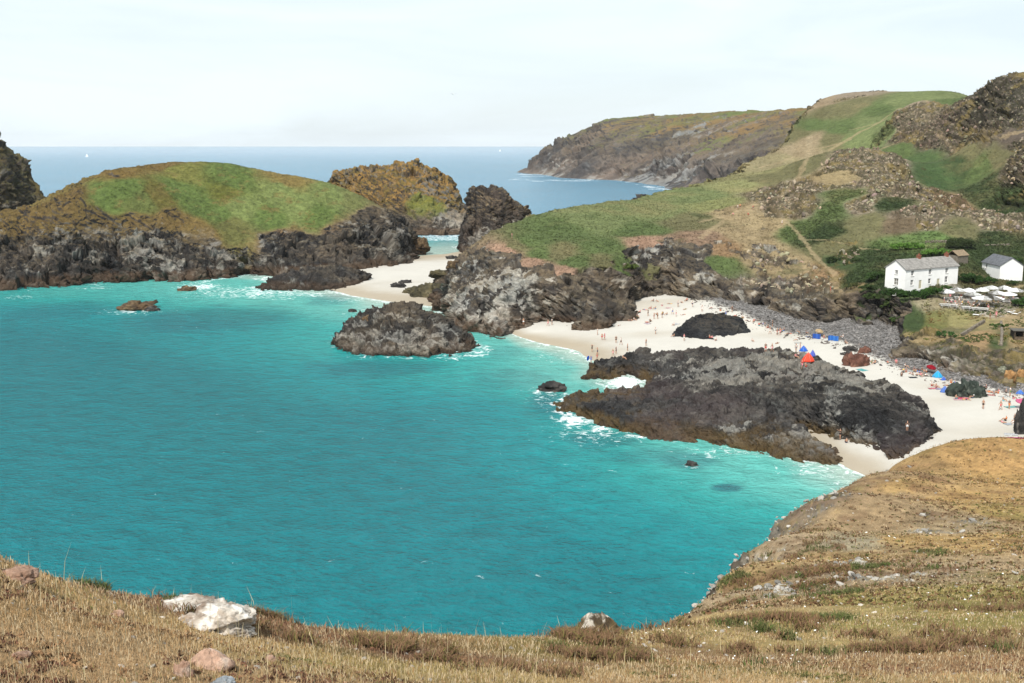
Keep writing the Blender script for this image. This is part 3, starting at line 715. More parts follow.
def stc_turf(V, nn, sl):
    x, y, z = STC.cast(425, 205)
    d = np.sqrt(((V - np.array([x, y, z], f32)) ** 2).sum(1)) + 5 * fbm(V, 6, 4, 622)
    return sstep(12, 7, d) * .8, np.repeat(np.array(A(112, 118, 56), f32)[None], len(V), 0) * (1 + .3 * fbm(V, 2, 3, 621, .7))[:, None]
rocky('lichen_stack', STC, 420, 420, 9, 3.5, 1.4, 620, 'humped islet crusted with orange lichen, standing behind the grassy island', 'rock', stc_turf, (11, .12), palef=.5, lich_col=A(142, 112, 64))
rocky('sea_stack', STE, 260, 380, 7, 3, 1.2, 640, 'tall bare grey rock stack standing at the back of the small channel', 'rock', None, (14, -.35), palef=.6, midc=A(104, 92, 82), dark=A(60, 56, 54), lich_col=A(150, 128, 96))
rocky('cliff_stack', STF, 200, 340, 8, 3, 1.2, 660, 'steep grey stack cut by the left edge of the view', 'rock', None, (20, .05), palef=.9, lich_col=A(96, 92, 60))
rocky('dark_rock', RKG, 420, 320, 3.6, 1.5, .6, 680, 'low jagged dark rock alone in the water of the bay, left of the headland', 'rock', kr=.5, tide=1.2, palef=.6)
rocky('dark_rock', RKH, 300, 260, 3.6, 1.5, .6, 700, 'dark rocky spit running into the water in front of the grassy island', 'rock', kr=.5, tide=1.8, palef=.55)
rocky('rock_platform', PLT, 900, 620, 3.6, 1.5, .6, 720, 'broad dark rock platform spread across the beach, brown with weed along the water', 'rock', kr=.7, tide=.9, palef=.6, amp=.7, weed=True, dark=A(50, 49, 49), midc=A(92, 89, 86))
rocky('beach_rock', BLD, 260, 220, 2.6, 1.2, .5, 740, 'smooth black whaleback rock lying on the sand below the headland', 'rock', kr=.6, tide=.6, palef=.12, amp=.5, dark=A(42, 43, 46), midc=A(60, 62, 64))
print('rocks', round(time.time() - T0, 1))

# ---- clifftop in the foreground
G = grid_of(NR, 900, 900, .45)
n0 = gnormals(gsmooth(G, 2)); V0 = G.reshape(-1, 3)
NP_ = Paint(NR, [(50,620,A(150,122,78),0),(100,660,A(158,130,88),0),(200,650,A(160,134,92),0),(300,650,A(166,138,88),0),(350,655,A(120,92,66),0),(450,660,A(130,100,72),0),(500,670,A(170,142,92),0),(600,655,A(140,112,74),0),(700,660,A(120,92,66),0),(650,675,A(164,138,90),0),
   (720,620,A(172,150,94),0),(800,640,A(160,140,86),0),(900,620,A(134,124,66),0),(850,600,A(140,128,70),0),(1000,600,A(128,118,62),0),(800,670,A(132,104,70),0),(950,660,A(140,112,74),0),(880,650,A(150,128,80),0),
   (760,580,A(160,136,88),.2),(820,560,A(168,140,90),.1),(900,540,A(168,138,82),0),(1000,540,A(170,140,84),0),(950,500,A(170,138,80),0),(1000,480,A(172,138,80),0),(900,490,A(172,140,84),0),(1000,455,A(172,136,80),0),(960,455,A(166,132,78),0),(930,470,A(150,122,76),0),
   (790,540,A(158,138,104),.8),(830,570,A(158,138,104),.9),(815,585,A(158,138,104),.8),(765,605,A(162,138,98),.6),(860,540,A(150,140,110),.4),(950,525,A(160,140,102),.9),(970,522,A(160,140,102),.9),(875,520,A(162,138,98),.6),(900,495,A(162,138,98),.7),(870,480,A(162,138,98),.7),(845,492,A(162,138,98),.6),(795,515,A(134,118,94),1),(770,530,MID,1),(740,560,MID,1),(725,577,MID,1),(880,466,A(162,138,98),.6),(1000,515,A(170,140,84),0)], 6, .012)
cB, kB = NP_(V0, 25)
cB = cB * np.where(V0[:, 1:2] > 60, .93, 1.0)
cB = (cB * .90 + cB.mean(1, keepdims=True) * .10) * np.array([1.14, 1.11, 1.16])
n_a = fbm(V0, 7, 5, 801, .65); n_b = fbm(V0, 1.1, 5, 803, .7)
k2 = sstep(.66, .8, kB * .72 + .6 * fbm(V0, 2.5, 5, 805, .75) * sstep(.02, .2, kB))
sl = slope_rock(n0, .62, .5) * sstep(20, 34, V0[:, 1])
rk = np.clip(k2 + sl, 0, 1)
G = craggy(G, rk * .22 + sl * .4, 2.4, 1.0, .4, 800)
V = G.reshape(-1, 3).astype(f32)
gr = facets(V, (.8, .8, .6), 811, .5)
far_ = sstep(15, 60, V[:, 1])
grass = cB * (1 + .28 * n_a + .35 * n_b)[:, None]
heath = np.array(A(112, 80, 62), f32); dead = np.array(A(178, 152, 100), f32); gg = np.array(A(126, 122, 66), f32)
grass = mixc(grass, heath, sstep(.12, .42, fbm(V * np.array([.6, 1, 1], f32), 3.2, 5, 813, .7)) * .55)
grass = mixc(grass, dead, sstep(.1, .5, fbm(V, 1.7, 4, 815, .7)) * .4)
grass = mixc(grass, gg, sstep(.18, .5, fbm(V, 8, 4, 817, .7)) * .5)
ff = sstep(14, 40, V[:, 1])[:, None]
grass = grass * (1 + ff * (.45 * fbm(V, .9, 3, 841, .8) + .3 * fbm(V, 3, 3, 842, .7))[:, None])
grass = mixc(grass, np.array(A(110, 84, 62), f32), sstep(.2, .4, fbm(V * np.array([.7, 1, 1], f32), 2.6, 5, 843, .8)) * .6 * ff[:, 0])
rc = rock_colour(V, None, 820, dark=A(92, 86, 78), mid=A(130, 124, 114), pale=A(196, 190, 178), tide=0, palef=.7) * (.55 + .8 * gr[1][:, None])
rc = mixc(rc, np.array(A(150, 132, 84), f32), sstep(.2, .05, gr[2]) * .8)
rc = rc * (1 - sl[:, None]) + rock_colour(V, None, 830, dark=A(66, 60, 54), mid=A(104, 94, 82), pale=A(150, 142, 128), tide=0) * sl[:, None]
col = grass * (1 - rk[:, None]) + rc * rk[:, None]
NEAR_G = V.reshape(G.shape); NEAR_ROCK = rk; NEAR_COL = grass
o = link('clifftop', grid_mesh('clifftop', NEAR_G, M_NEAR, col, cut=-2)); tag(o, kind='structure')
print('near', round(time.time() - T0, 1))
# ================================================================== SEA
LANDS = [HILL, FAR, ISL, STC, STE, STF, RKG, RKH, PLT, BLD]
py_ = np.r_[np.linspace(760, 160, 760)]
vs = [math.log(atZ(512, p, 0)[1]) for p in py_]
vs = np.array(sorted(vs + list(np.linspace(vs[-1] + .02, math.log(13000), 40))))
vs = vs[vs > math.log(62)]
us = np.linspace(-.66, .66, 820)
U, Vv = np.meshgrid(us, vs, indexing='ij')
Ys = np.exp(Vv); Xs = U * Ys
X, Y = Xs.ravel().astype(f32), Ys.ravel().astype(f32)
bed = np.where(Y < 2500, LOW.top(X, Y), -40.0)
n_ = len(X)
pd = np.full(n_, 1e3, f32)
for L_ in LANDS:
    m_ = (X / Y > L_.sr[0] - .03) & (X / Y < L_.sr[1] + .03) & (Y > L_.yr[0]) & (Y < L_.yr[1])
    ii = np.nonzero(m_)[0]
    if len(ii) == 0: continue
    L_.H(X[ii], Y[ii]); pd[ii] = np.minimum(pd[ii], -L_.last_d)
P = P3(X, Y)
e1 = fbm(P, 30, 4, 901, .6); e2 = fbm(P, 6, 4, 903, .65); e3 = fbm(P, 90, 3, 905)
def S(r, g, b, k=.67): return np.array(lin(r, g, b, k), f32)
deepc, midc_, tq, shal, vshal, open_, offc = S(0,122,130), S(6,143,148), S(44,168,163), S(108,200,188), S(186,214,200), S(76,138,166), S(138,174,198)
dep = -bed + 1.2 * e1
col = np.repeat(deepc[None], n_, 0)
col = mixc(col, midc_, sstep(12, 8.5, dep))
col = mixc(col, tq, sstep(9.0, 4.0, dep))
col = mixc(col, shal, sstep(5.2, 1.4, dep) * .9)
col = mixc(col, vshal, sstep(1.5, .1, dep))
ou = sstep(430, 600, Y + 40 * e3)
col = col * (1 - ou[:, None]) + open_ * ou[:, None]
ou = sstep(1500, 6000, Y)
col = col * (1 - ou[:, None]) + offc * ou[:, None]  # paler far sea: sky reflection at grazing angles put into the colour
# weed-covered bottom near the rocks shows as darker, bluer water
wz = np.zeros(n_, f32)
for px, py, rx, ry, st in [(215,318,95,12,.6),(380,368,70,9,.6),(550,405,26,14,.75),(600,440,45,9,.55),(690,460,35,7,.6),(728,488,16,4,.95),(330,300,25,6,.4),(505,352,22,7,.3),(60,310,60,10,.5),(700,300,1,1,0),(510,380,45,12,.35),(640,455,60,8,.4),(690,465,16,5,.5)]:
    cx, cy, _ = atZ(px, py); rX = rx / FPX * cy; rY = abs(atZ(px, py - ry)[1] - cy)
    wz = np.maximum(wz, st * sstep(1.25, .5, np.sqrt(((X - cx) / rX) ** 2 + ((Y - cy) / rY) ** 2) + .45 * e2 + .3 * e1))
col = col * (1 - .75 * wz[:, None]) + np.array(S(30, 96, 112), f32) * .75 * wz[:, None]
col = col * (1 + .10 * e3 + .07 * e1)[:, None]
foam = np.zeros(n_, f32)
for px, py, rx, ry, st in [(200,287,30,5,1.),(235,296,30,4,.7),(133,311,30,4,.8),(95,288,30,2.5,.6),(20,297,26,3,.6),(545,391,24,6,.95),(575,420,30,9,1.1),(600,428,30,7,.9),(640,436,22,5,.8),(690,441,25,4,.7),(740,450,22,4,.6),(808,458,28,8,1.1),(625,382,26,9,1.35),(640,392,18,4,1.),(645,378,10,10,1.1),(603,360,26,6,.9),(580,352,20,4,.8),(555,345,30,3.,.8),(625,368,20,7,.9),(690,467,16,4,.7),(820,470,40,6,.6),(850,472,24,6,.8),(530,342,20,2,.6),(460,247,14,3,.8),(350,300,30,4,.55),(400,302,40,4,.5),(285,299,25,3,.5),(650,187,10,2,.9),(575,181,30,1.5,.6),(365,318,14,3,.5),(570,465,25,5,.25),(800,492,60,8,.2),(400,358,50,2,.4)]:
    cx, cy, _ = atZ(px, py); rX = rx / FPX * cy; rY = abs(atZ(px, py - ry)[1] - cy)
    foam = np.maximum(foam, st * sstep(1.3, .1, np.sqrt(((X - cx) / rX) ** 2 + ((Y - cy) / rY) ** 2)))
for px, py, rx, ry, st in [(600,432,80,16,.62),(720,452,60,10,.55),(820,470,60,12,.6),(560,400,45,14,.6),(225,292,60,9,.62),(133,311,48,6,.55),(560,355,50,10,.45),(420,357,70,5,.45),(620,385,40,12,.8),(380,312,60,10,.45),(850,485,40,12,.45)]:
    cx, cy, _ = atZ(px, py); rX = rx / FPX * cy; rY = abs(atZ(px, py - ry)[1] - cy)
    foam = np.maximum(foam, st * sstep(1.2, .2, np.sqrt(((X - cx) / rX) ** 2 + ((Y - cy) / rY) ** 2)))
foam = np.minimum(foam, 1.25)
foam = np.maximum(foam, .80 * sstep(2.2, .2, pd + .8 * e2) * sstep(-.2, .3, e1 + .15))
foam = np.maximum(foam, .85 * sstep(.30, .02, np.abs(-bed - .05)) * (Y < 420))
z = np.zeros(n_, f32)
i = np.arange(n_).reshape(Xs.shape)
F = np.stack([i[:-1, :-1], i[1:, :-1], i[1:, 1:], i[:-1, 1:]], -1).reshape(-1, 4)
m = bpy.data.materials.new('sea_water'); m.use_nodes = True
nt = m.node_tree; L = nt.links.new; b = nt.nodes['Principled BSDF']
b.inputs['IOR'].default_value = 1.33; b.inputs['Specular IOR Level'].default_value = .24
g = N(nt, 'ShaderNodeNewGeometry')
a1 = N(nt, 'ShaderNodeAttribute', attribute_name='col'); a2 = N(nt, 'ShaderNodeAttribute', attribute_name='foam')
# ripples
def tex(scale, det, vec, rough=.6, dist=0):
    n = N(nt, 'ShaderNodeTexNoise'); n.inputs['Scale'].default_value = scale; n.inputs['Detail'].default_value = det; n.inputs['Roughness'].default_value = rough; n.inputs['Distortion'].default_value = dist
    L(vec, n.inputs['Vector']); return n
mpn = N(nt, 'ShaderNodeMapping'); mpn.inputs['Rotation'].default_value = (0, 0, R(25)); mpn.inputs['Scale'].default_value = (1, 1.35, 1)
L(g.outputs['Position'], mpn.inputs['Vector'])
w1 = tex(.22, 5, mpn.outputs['Vector'], .62, .3); w2 = tex(.9, 4, mpn.outputs['Vector'], .6, .2); w3 = tex(.03, 3, mpn.outputs['Vector'])
s1 = N(nt, 'ShaderNodeMath', operation='MULTIPLY_ADD'); s1.inputs[1].default_value = .45
L(w2.outputs['Fac'], s1.inputs[0]); L(w1.outputs['Fac'], s1.inputs[2])
bp = N(nt, 'ShaderNodeBump'); bp.inputs['Strength'].default_value = 1.0; bp.inputs['Distance'].default_value = 1.3
L(s1.outputs[0], bp.inputs['Height']); L(bp.outputs['Normal'], b.inputs['Normal'])
# foam pattern
f1 = tex(.7, 9, g.outputs['Position'], .72, .8); 
f2 = N(nt, 'ShaderNodeMath', operation='MULTIPLY_ADD'); f2.inputs[1].default_value = 3.4; f2.inputs[2].default_value = -1.2; L(f1.outputs['Fac'], f2.inputs[0])
f3 = N(nt, 'ShaderNodeMath', operation='MULTIPLY'); f3.inputs[1].default_value = .85; L(a2.outputs['Fac'], f3.inputs[0])
fm = N(nt, 'ShaderNodeMath', operation='ADD'); L(f2.outputs[0], fm.inputs[0]); L(f3.outputs[0], fm.inputs[1])
fr = N(nt, 'ShaderNodeMapRange'); fr.interpolation_type = 'SMOOTHSTEP'; fr.inputs['From Min'].default_value = 1.0; fr.inputs['From Max'].default_value = 1.55
L(fm.outputs[0], fr.inputs['Value'])
mx = N(nt, 'ShaderNodeMix', data_type='RGBA'); mx.inputs[7].default_value = (.8, .82, .82, 1)
# the body colour varies with the chop
vr = N(nt, 'ShaderNodeMapRange'); vr.inputs['From Min'].default_value = .5; vr.inputs['From Max'].default_value = 1.0; vr.inputs['To Min'].default_value = .80; vr.inputs['To Max'].default_value = 1.2
L(s1.outputs[0], vr.inputs['Value'])
sc_ = N(nt, 'ShaderNodeVectorMath', operation='SCALE'); L(a1.outputs['Color'], sc_.inputs[0]); L(vr.outputs['Result'], sc_.inputs['Scale'])
L(fr.outputs['Result'], mx.inputs[0]); L(sc_.outputs['Vector'], mx.inputs[6]); L(mx.outputs[2], b.inputs['Base Color'])
rr = N(nt, 'ShaderNodeMapRange'); rr.inputs['To Min'].default_value = .22; rr.inputs['To Max'].default_value = .8; L(fr.outputs['Result'], rr.inputs['Value']); L(rr.outputs['Result'], b.inputs['Roughness'])
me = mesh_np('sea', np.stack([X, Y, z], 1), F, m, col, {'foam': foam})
o = link('sea', me); tag(o, kind='structure')
print('sea', round(time.time() - T0, 1))
# ================================================================== things
import bmesh
from mathutils import Matrix
bpy.context.view_layer.update()
DG = bpy.context.evaluated_depsgraph_get()
GROUND = {o.name for o in COL.objects if o.type == 'MESH'}
def ground_ray(o, d):
    for _ in range(60):
        ok, loc, nor, idx, ob, _m = SC.ray_cast(DG, o, d)
        if not ok: return None
        if ob.name in GROUND: return loc.copy(), nor.copy(), ob.name
        o = loc + d * .02
def hit(px, py, skip=()):
    x, y, z = ray(px, py)
    d = Vector((x, y, z)).normalized()
    h = ground_ray(Vector((0, 0, CAMH)) + d * .5, d)
    return h if h else (Vector(atZ(px, py, 0)), Vector((0, 0, 1)), None)
def down(x, y, z=130):
    h = ground_ray(Vector((x, y, z)), Vector((0, 0, -1)))
    return h[0].z if h else 0.0
rnd = random.Random(7)
rng = np.random.default_rng(7)

def bm_mesh(name, bm, mat, smooth=False):
    me = bpy.data.meshes.new(name)
    bmesh.ops.recalc_face_normals(bm, faces=bm.faces[:])
    bm.to_mesh(me); bm.free()
    me.materials.append(mat)
    if smooth: me.polygons.foreach_set('use_smooth', [True] * len(me.polygons))
    return me
def obj(name, bm, mat, parent=None, smooth=False):
    return link(name, bm_mesh(name, bm, mat, smooth), parent)
def empty(name, loc, rz=0):
    o = bpy.data.objects.new(name, None); COL.objects.link(o)
    o.location = loc; o.rotation_euler = (0, 0, rz); o.empty_display_size = .2
    return o
def box(bm, x0, x1, y0, y1, z0, z1, M=None):
    vs = [bm.verts.new(v) for v in [(x0,y0,z0),(x1,y0,z0),(x1,y1,z0),(x0,y1,z0),(x0,y0,z1),(x1,y0,z1),(x1,y1,z1),(x0,y1,z1)]]
    for f in [(0,3,2,1),(4,5,6,7),(0,1,5,4),(1,2,6,5),(2,3,7,6),(3,0,4,7)]: bm.faces.new([vs[i] for i in f])
    if M is not None: bmesh.ops.transform(bm, matrix=M, verts=vs)
    return vs
def prism(bm, prof, y0, y1, axis='y'):   # profile in x,z swept along y (or y,z along x)
    a = [bm.verts.new((p[0], y0, p[1]) if axis == 'y' else (y0, p[0], p[1])) for p in prof]
    b = [bm.verts.new((p[0], y1, p[1]) if axis == 'y' else (y1, p[0], p[1])) for p in prof]
    bm.faces.new(a); bm.faces.new(b[::-1])
    n = len(prof)
    for i in range(n): bm.faces.new([a[i], b[i], b[(i + 1) % n], a[(i + 1) % n]])
def tube(bm, p0, p1, r0, r1=None, seg=8):
    p0, p1 = Vector(p0), Vector(p1); d = p1 - p0
    M = Matrix.Translation((p0 + p1) / 2) @ d.to_track_quat('Z', 'Y').to_matrix().to_4x4()
    bmesh.ops.create_cone(bm, cap_ends=True, segments=seg, radius1=r0, radius2=r0 if r1 is None else r1, depth=d.length, matrix=M)
def copy_tree(o, parent=None):
    c = o.copy(); COL.objects.link(c)
    if parent: c.parent = parent
    for ch in o.children: copy_tree(ch, c)
    return c

MAT = {}
def cm(name, c, **k):
    if name not in MAT: MAT[name] = flat_mat(name, c, **k)
    return MAT[name]
WHITE = cm('whitewash', (.78, .77, .74), rough=.9, var=.06, scale=.6)
SLATE = cm('slate_roof', lin(156, 152, 146, .66), rough=.8, var=.3, scale=1.4)
SLATE2 = cm('dark_slate_roof', lin(110, 112, 116, .66), rough=.8, var=.3, scale=1.4)
GLASS = cm('window_glass', (.05, .055, .06), rough=.15, spec=.5)
WOODP = cm('weathered_wood', lin(120, 104, 86, .6), rough=.9, var=.3, scale=2)
WOODD = cm('dark_wood', lin(74, 66, 58, .6), rough=.9, var=.3, scale=2)
BRICK = cm('brick', lin(160, 104, 82, .6), rough=.9, var=.25, scale=4)
CREAM = cm('cream_door', lin(206, 198, 170, .7), rough=.7)
METAL = cm('grey_metal', (.4, .4, .4), rough=.5)
CANVAS = cm('white_canvas', (.86, .86, .85), rough=.9, var=.03)

# ------------------------------------------------------------------ cottages
def slope_roof_bm(x0, x1, y0, y1, zE, zR, over=.3, th=.16):
    bm = bmesh.new(); ym = (y0 + y1) / 2; k = (zR - zE) / (ym - y0)
    prof = [(y0 - over, zE - over * k), (ym, zR), (y1 + over, zE - over * k), (y1 + over, zE - over * k + th), (ym, zR + th * 1.15), (y0 - over, zE - over * k + th)]
    prism(bm, prof, x0 - .22, x1 + .22, 'x')
    return bm
def wall_with_holes(bm, W, H, holes, P, n, th=.35):
    """wall in a vertical plane: P(u, v, d) -> point; holes (u0,u1,v0,v1); reveals th deep"""
    us = sorted({0, W, *[h[0] for h in holes], *[h[1] for h in holes]}); vs_ = sorted({0, H, *[h[2] for h in holes], *[h[3] for h in holes]})
    for a, b in zip(us[:-1], us[1:]):
        for c, d in zip(vs_[:-1], vs_[1:]):
            if any(h[0] <= a and b <= h[1] and h[2] <= c and d <= h[3] for h in holes): continue
            bm.faces.new([bm.verts.new(P(*q)) for q in ((a, c, 0), (b, c, 0), (b, d, 0), (a, d, 0))])
    for u0, u1, v0, v1 in holes:
        for q in (((u0, v0), (u1, v0)), ((u1, v0), (u1, v1)), ((u1, v1), (u0, v1)), ((u0, v1), (u0, v0))):
            (a, b), (c, d) = q
            bm.faces.new([bm.verts.new(P(a, b, 0)), bm.verts.new(P(c, d, 0)), bm.verts.new(P(c, d, th)), bm.verts.new(P(a, b, th))])
def opening(par, P, h, door=False, glass=True, mat=None):
    u0, u1, v0, v1 = h; d0, d1 = .16, .24
    def pbox(bm, a, b, c, d, e, f):
        vs = [bm.verts.new(P(*q)) for q in ((a,c,e),(b,c,e),(b,d,e),(a,d,e),(a,c,f),(b,c,f),(b,d,f),(a,d,f))]
        for f_ in [(0,3,2,1),(4,5,6,7),(0,1,5,4),(1,2,6,5),(2,3,7,6),(3,0,4,7)]: bm.faces.new([vs[i] for i in f_])
    if door:
        bm = bmesh.new(); pbox(bm, u0, u1, v0, v1, .12, .2); d = obj('door', bm, CREAM, par)
        bm = bmesh.new(); pbox(bm, u1 - .2, u1 - .12, v0 + 1, v0 + 1.12, .06, .12); obj('handle', bm, METAL, d)
        return
    bm = bmesh.new(); pbox(bm, u0 + .002, u1 - .002, v0 + .002, v1 - .002, .22, .26); wdw = obj('window', bm, mat or GLASS, par)
    bm = bmesh.new(); t = .07; um, vm = (u0 + u1) / 2, (v0 + v1) / 2
    pbox(bm, u0, u0 + t, v0, v1, .14, .2); pbox(bm, u1 - t, u1, v0, v1, .14, .2)
    pbox(bm, u0 + t, u1 - t, v0, v0 + t, .14, .2); pbox(bm, u0 + t, u1 - t, v1 - t, v1, .14, .2)
    pbox(bm, um - .025, um + .025, v0 + t, v1 - t, .145, .195); pbox(bm, u0 + t, um - .025, vm - .025, vm + .025, .145, .195); pbox(bm, um + .025, u1 - t, vm - .025, vm + .025, .145, .195)
    obj('frame', bm, WHITE, wdw)
    bm = bmesh.new(); pbox(bm, u0 - .08, u1 + .08, v0 - .12, v0 - .002, -.1, .1); obj('sill', bm, cm('stone_sill', (.5, .49, .46)), wdw)
def cottage(name, A_, B_, dep, hE, hR, z0, front, left, right, label, roofmat, chim, zb=-1.5):  # zb: depth of the footing
    """A_, B_ = ground points of the front wall's left and right ends; dep = depth away from the camera"""
    ax, ay = A_; bx, by = B_
    rz = math.atan2(by - ay, bx - ax); W = math.hypot(bx - ax, by - ay)
    t = empty(name, (ax, ay, z0), rz); tag(t, label, 'cottage')
    wb = bmesh.new()
    PF = lambda u, v, d: (u, d, v)
    PL = lambda u, v, d: (d, dep - u, v)
    PR = lambda u, v, d: (W - d, u, v)
    wall_with_holes(wb, W, hE, [h[:4] for h in front], PF, 0)
    wall_with_holes(wb, dep, hE, [h[:4] for h in left], PL, 0)
    wall_with_holes(wb, dep, hE, [h[:4] for h in right], PR, 0)
    for x in (0, W):
        wb.faces.new([wb.verts.new(p) for p in ((x, 0, hE), (x, dep, hE), (x, dep / 2, hR - .02))])
    wb.faces.new([wb.verts.new(p) for p in ((0, dep, 0), (W, dep, 0), (W, dep, hE), (0, dep, hE))])
    box(wb, 0, W, 0, dep, zb, 0)
    me = bpy.data.meshes.new('wall'); wb.to_mesh(me); wb.free(); me.materials.append(WHITE); link('wall', me, t)
    for P, hs in ((PF, front), (PL, left), (PR, right)):
        for h in hs: opening(t, P, h[:4], door=len(h) > 4 and h[4] == 'd', mat=cm('boarded_window', lin(150, 146, 136, .6)) if len(h) > 4 and h[4] == 'b' else None)
    rf = obj('roof', slope_roof_bm(0, W, 0, dep, hE, hR), roofmat, t)
    for cx in chim:
        bm = bmesh.new(); box(bm, cx - .4, cx + .4, dep / 2 - .4, dep / 2 + .4, hR - .5, hR + .75); box(bm, cx - .48, cx + .48, dep / 2 - .48, dep / 2 + .48, hR + .75, hR + .87)
        ch = obj('chimney', bm, WHITE if name == 'x' else BRICK, rf)
        for dx in (-.18, .18):
            bm = bmesh.new(); tube(bm, (cx + dx, dep / 2, hR + .87), (cx + dx, dep / 2, hR + 1.25), .13, .1); obj('chimney_pot', bm, BRICK, ch)
    return t
# long cottage: corner nearest the camera at (909, 290), left gable back to (883, 287), right end (957, 283)
zc = 10.6
A1 = atZ(904.5, 290, zc)[:2]; B1 = atZ(957, 285.5, zc - .1)[:2]
W1 = math.hypot(B1[0] - A1[0], B1[1] - A1[1])
fu = [W1 * k for k in (.13, .46, .78)]
fr = [(u - .5, u + .5, 3.3, 4.6) for u in fu] + [(fu[0] - .5, fu[0] + .5, 1.0, 2.3), (fu[1] - .5, fu[1] + .5, 1.0, 2.3), (fu[2] - .55, fu[2] + .55, .9, 2.5)] + [(W1 * .285 - .5, W1 * .285 + .5, 0.05, 2.1, 'd'), (W1 * .625 - .5, W1 * .625 + .5, 0.05, 2.1, 'd')]
D1 = 6.2
cottage('cottage', A1, B1, D1, 5.0, 7.0, zc, fr, [(2.9, 3.8, 3.6, 4.6), (2.7, 4.1, .9, 2.6, 'b')], [], 'long two-storey white cottage with a grey slate roof', SLATE, (W1 * .42, W1 - .9), -2.5)
zd = down(*atZ(1000, 278, 11)[:2]) + .9
A2 = atZ(998.5, 281, zd)[:2]; d_ = Vector((math.cos(R(58)), math.sin(R(58)))); 
def cottage2():
    # gable wall faces the camera's right; the eaves wall with its slate slope faces left
    a = atZ(981.5, 272.5, zd)[:2]; b = atZ(999.5, 277, zd)[:2]
    W = math.hypot(b[0] - a[0], b[1] - a[1])
    return cottage('cottage', a, b, 6.2, 3.0, 5.0, zd, [(2.0, 3.0, 1.5, 2.6)], [], [], 'small white cottage beside the cafe with a dark slate roof', SLATE2, (), -2.0)
cottage2()
# stone outhouse between the two cottages
oc = atD(957, 273, 297)[:2]; od = atD(969, 272, 300)[:2]
zo = max(down(*oc), down(*od)) + .3
t = empty('outhouse', (oc[0], oc[1], zo - .2), math.atan2(od[1] - oc[1], od[0] - oc[0])); tag(t, 'low stone outhouse with a tan roof behind the right end of the long cottage', 'outhouse')
bm = bmesh.new(); box(bm, 0, 4.6, 0, 3.6, -1, 2.2); obj('wall', bm, cm('stone_wall', lin(140, 130, 116, .6), var=.35, scale=3), t)
obj('roof', slope_roof_bm(0, 4.6, 0, 3.6, 2.2, 3.4, .2, .12), cm('tan_roof', lin(160, 140, 114, .6), var=.3, scale=3), t)
# dark wooden shelter at the right edge
sp, _, _ = hit(1014, 340)
t = empty('wooden_shelter', (sp.x, sp.y, sp.z - .2), R(-8)); tag(t, 'dark open-fronted wooden shelter with a flat roof at the right edge of the view', 'shelter')
bm = bmesh.new(); box(bm, -.1, 5.2, 2.4, 2.5, 0, 2.1); box(bm, -.1, 0, -.0, 2.4, 0, 2.1); box(bm, 5.1, 5.2, 0, 2.4, 0, 2.1); obj('wall', bm, WOODD, t)
for x in (.1, 1.75, 3.4, 5.0):
    bm = bmesh.new(); box(bm, x - .06, x + .06, -.1, .02, 0, 2.1); obj('post', bm, WOODP, t)
bm = bmesh.new(); box(bm, -.4, 5.5, -.4, 2.8, 2.1, 2.24); obj('roof', bm, cm('felt_roof', lin(110, 106, 98, .6)), t)
bm = bmesh.new(); box(bm, .1, 5.0, .02, .1, .1, .9); obj('front_panel', bm, WOODP, t)

# ------------------------------------------------------------------ dry stone walls
def stone_wall(pts, h, label):
    P = []
    for a, b in zip(pts[:-1], pts[1:]):
        for k in range(8): P.append(hit(a[0] + (b[0] - a[0]) * k / 8, a[1] + (b[1] - a[1]) * k / 8)[0])
    P.append(hit(*pts[-1])[0])
    V_, F_ = [], []
    for a, b in zip(P[:-1], P[1:]):
        n = max(1, int((b - a).length / .5))
        for k in range(n):
            for lv in range(int(h / .28)):
                c = a.lerp(b, (k + rnd.random() * .3) / n); c.z += lv * .28
                stone_into(V_, F_, c, (.36, .3, .2), rnd)
    me = mesh_np('stone_wall', np.array(V_), np.array(F_), cm('stone_wall', lin(140, 130, 116, .6), var=.35, scale=3), smooth=False)
    return tag(link('stone_wall', me), label, 'stone wall')
_ico = None
def ico():
    global _ico
    if _ico is None:
        b = bmesh.new(); bmesh.ops.create_icosphere(b, subdivisions=1, radius=1)
        b.verts.ensure_lookup_table(); _ico = (np.array([v.co[:] for v in b.verts], f32), np.array([[v.index for v in f.verts] for f in b.faces])); b.free()
    return _ico
def stone_into(V_, F_, c, s, r):
    v, f = ico(); base = len(V_)
    a = r.random() * 6.28; ca, sa = math.cos(a), math.sin(a)
    for p in v:
        k = .75 + .5 * r.random()
        x, y, z = p[0] * s[0] * k, p[1] * s[1] * k, p[2] * s[2] * k
        V_.append((c[0] + x * ca - y * sa, c[1] + x * sa + y * ca, c[2] + z))
    F_.extend((f + base).tolist())
stone_wall([(926, 243), (945, 242.5), (952, 244)], .9, 'short pale stone wall in the bracken behind the long cottage')
stone_wall([(985, 246), (1010, 245)], .8, 'low stone wall on the slope above the small cottage')
stone_wall([(962, 336), (975, 328), (985, 322)], .9, 'pale stone wall climbing the bank up to the cafe terrace')
stone_wall([(1001, 322), (1002, 334), (1001, 346)], .7, 'grey stone wall beside the path down to the wooden shelter')

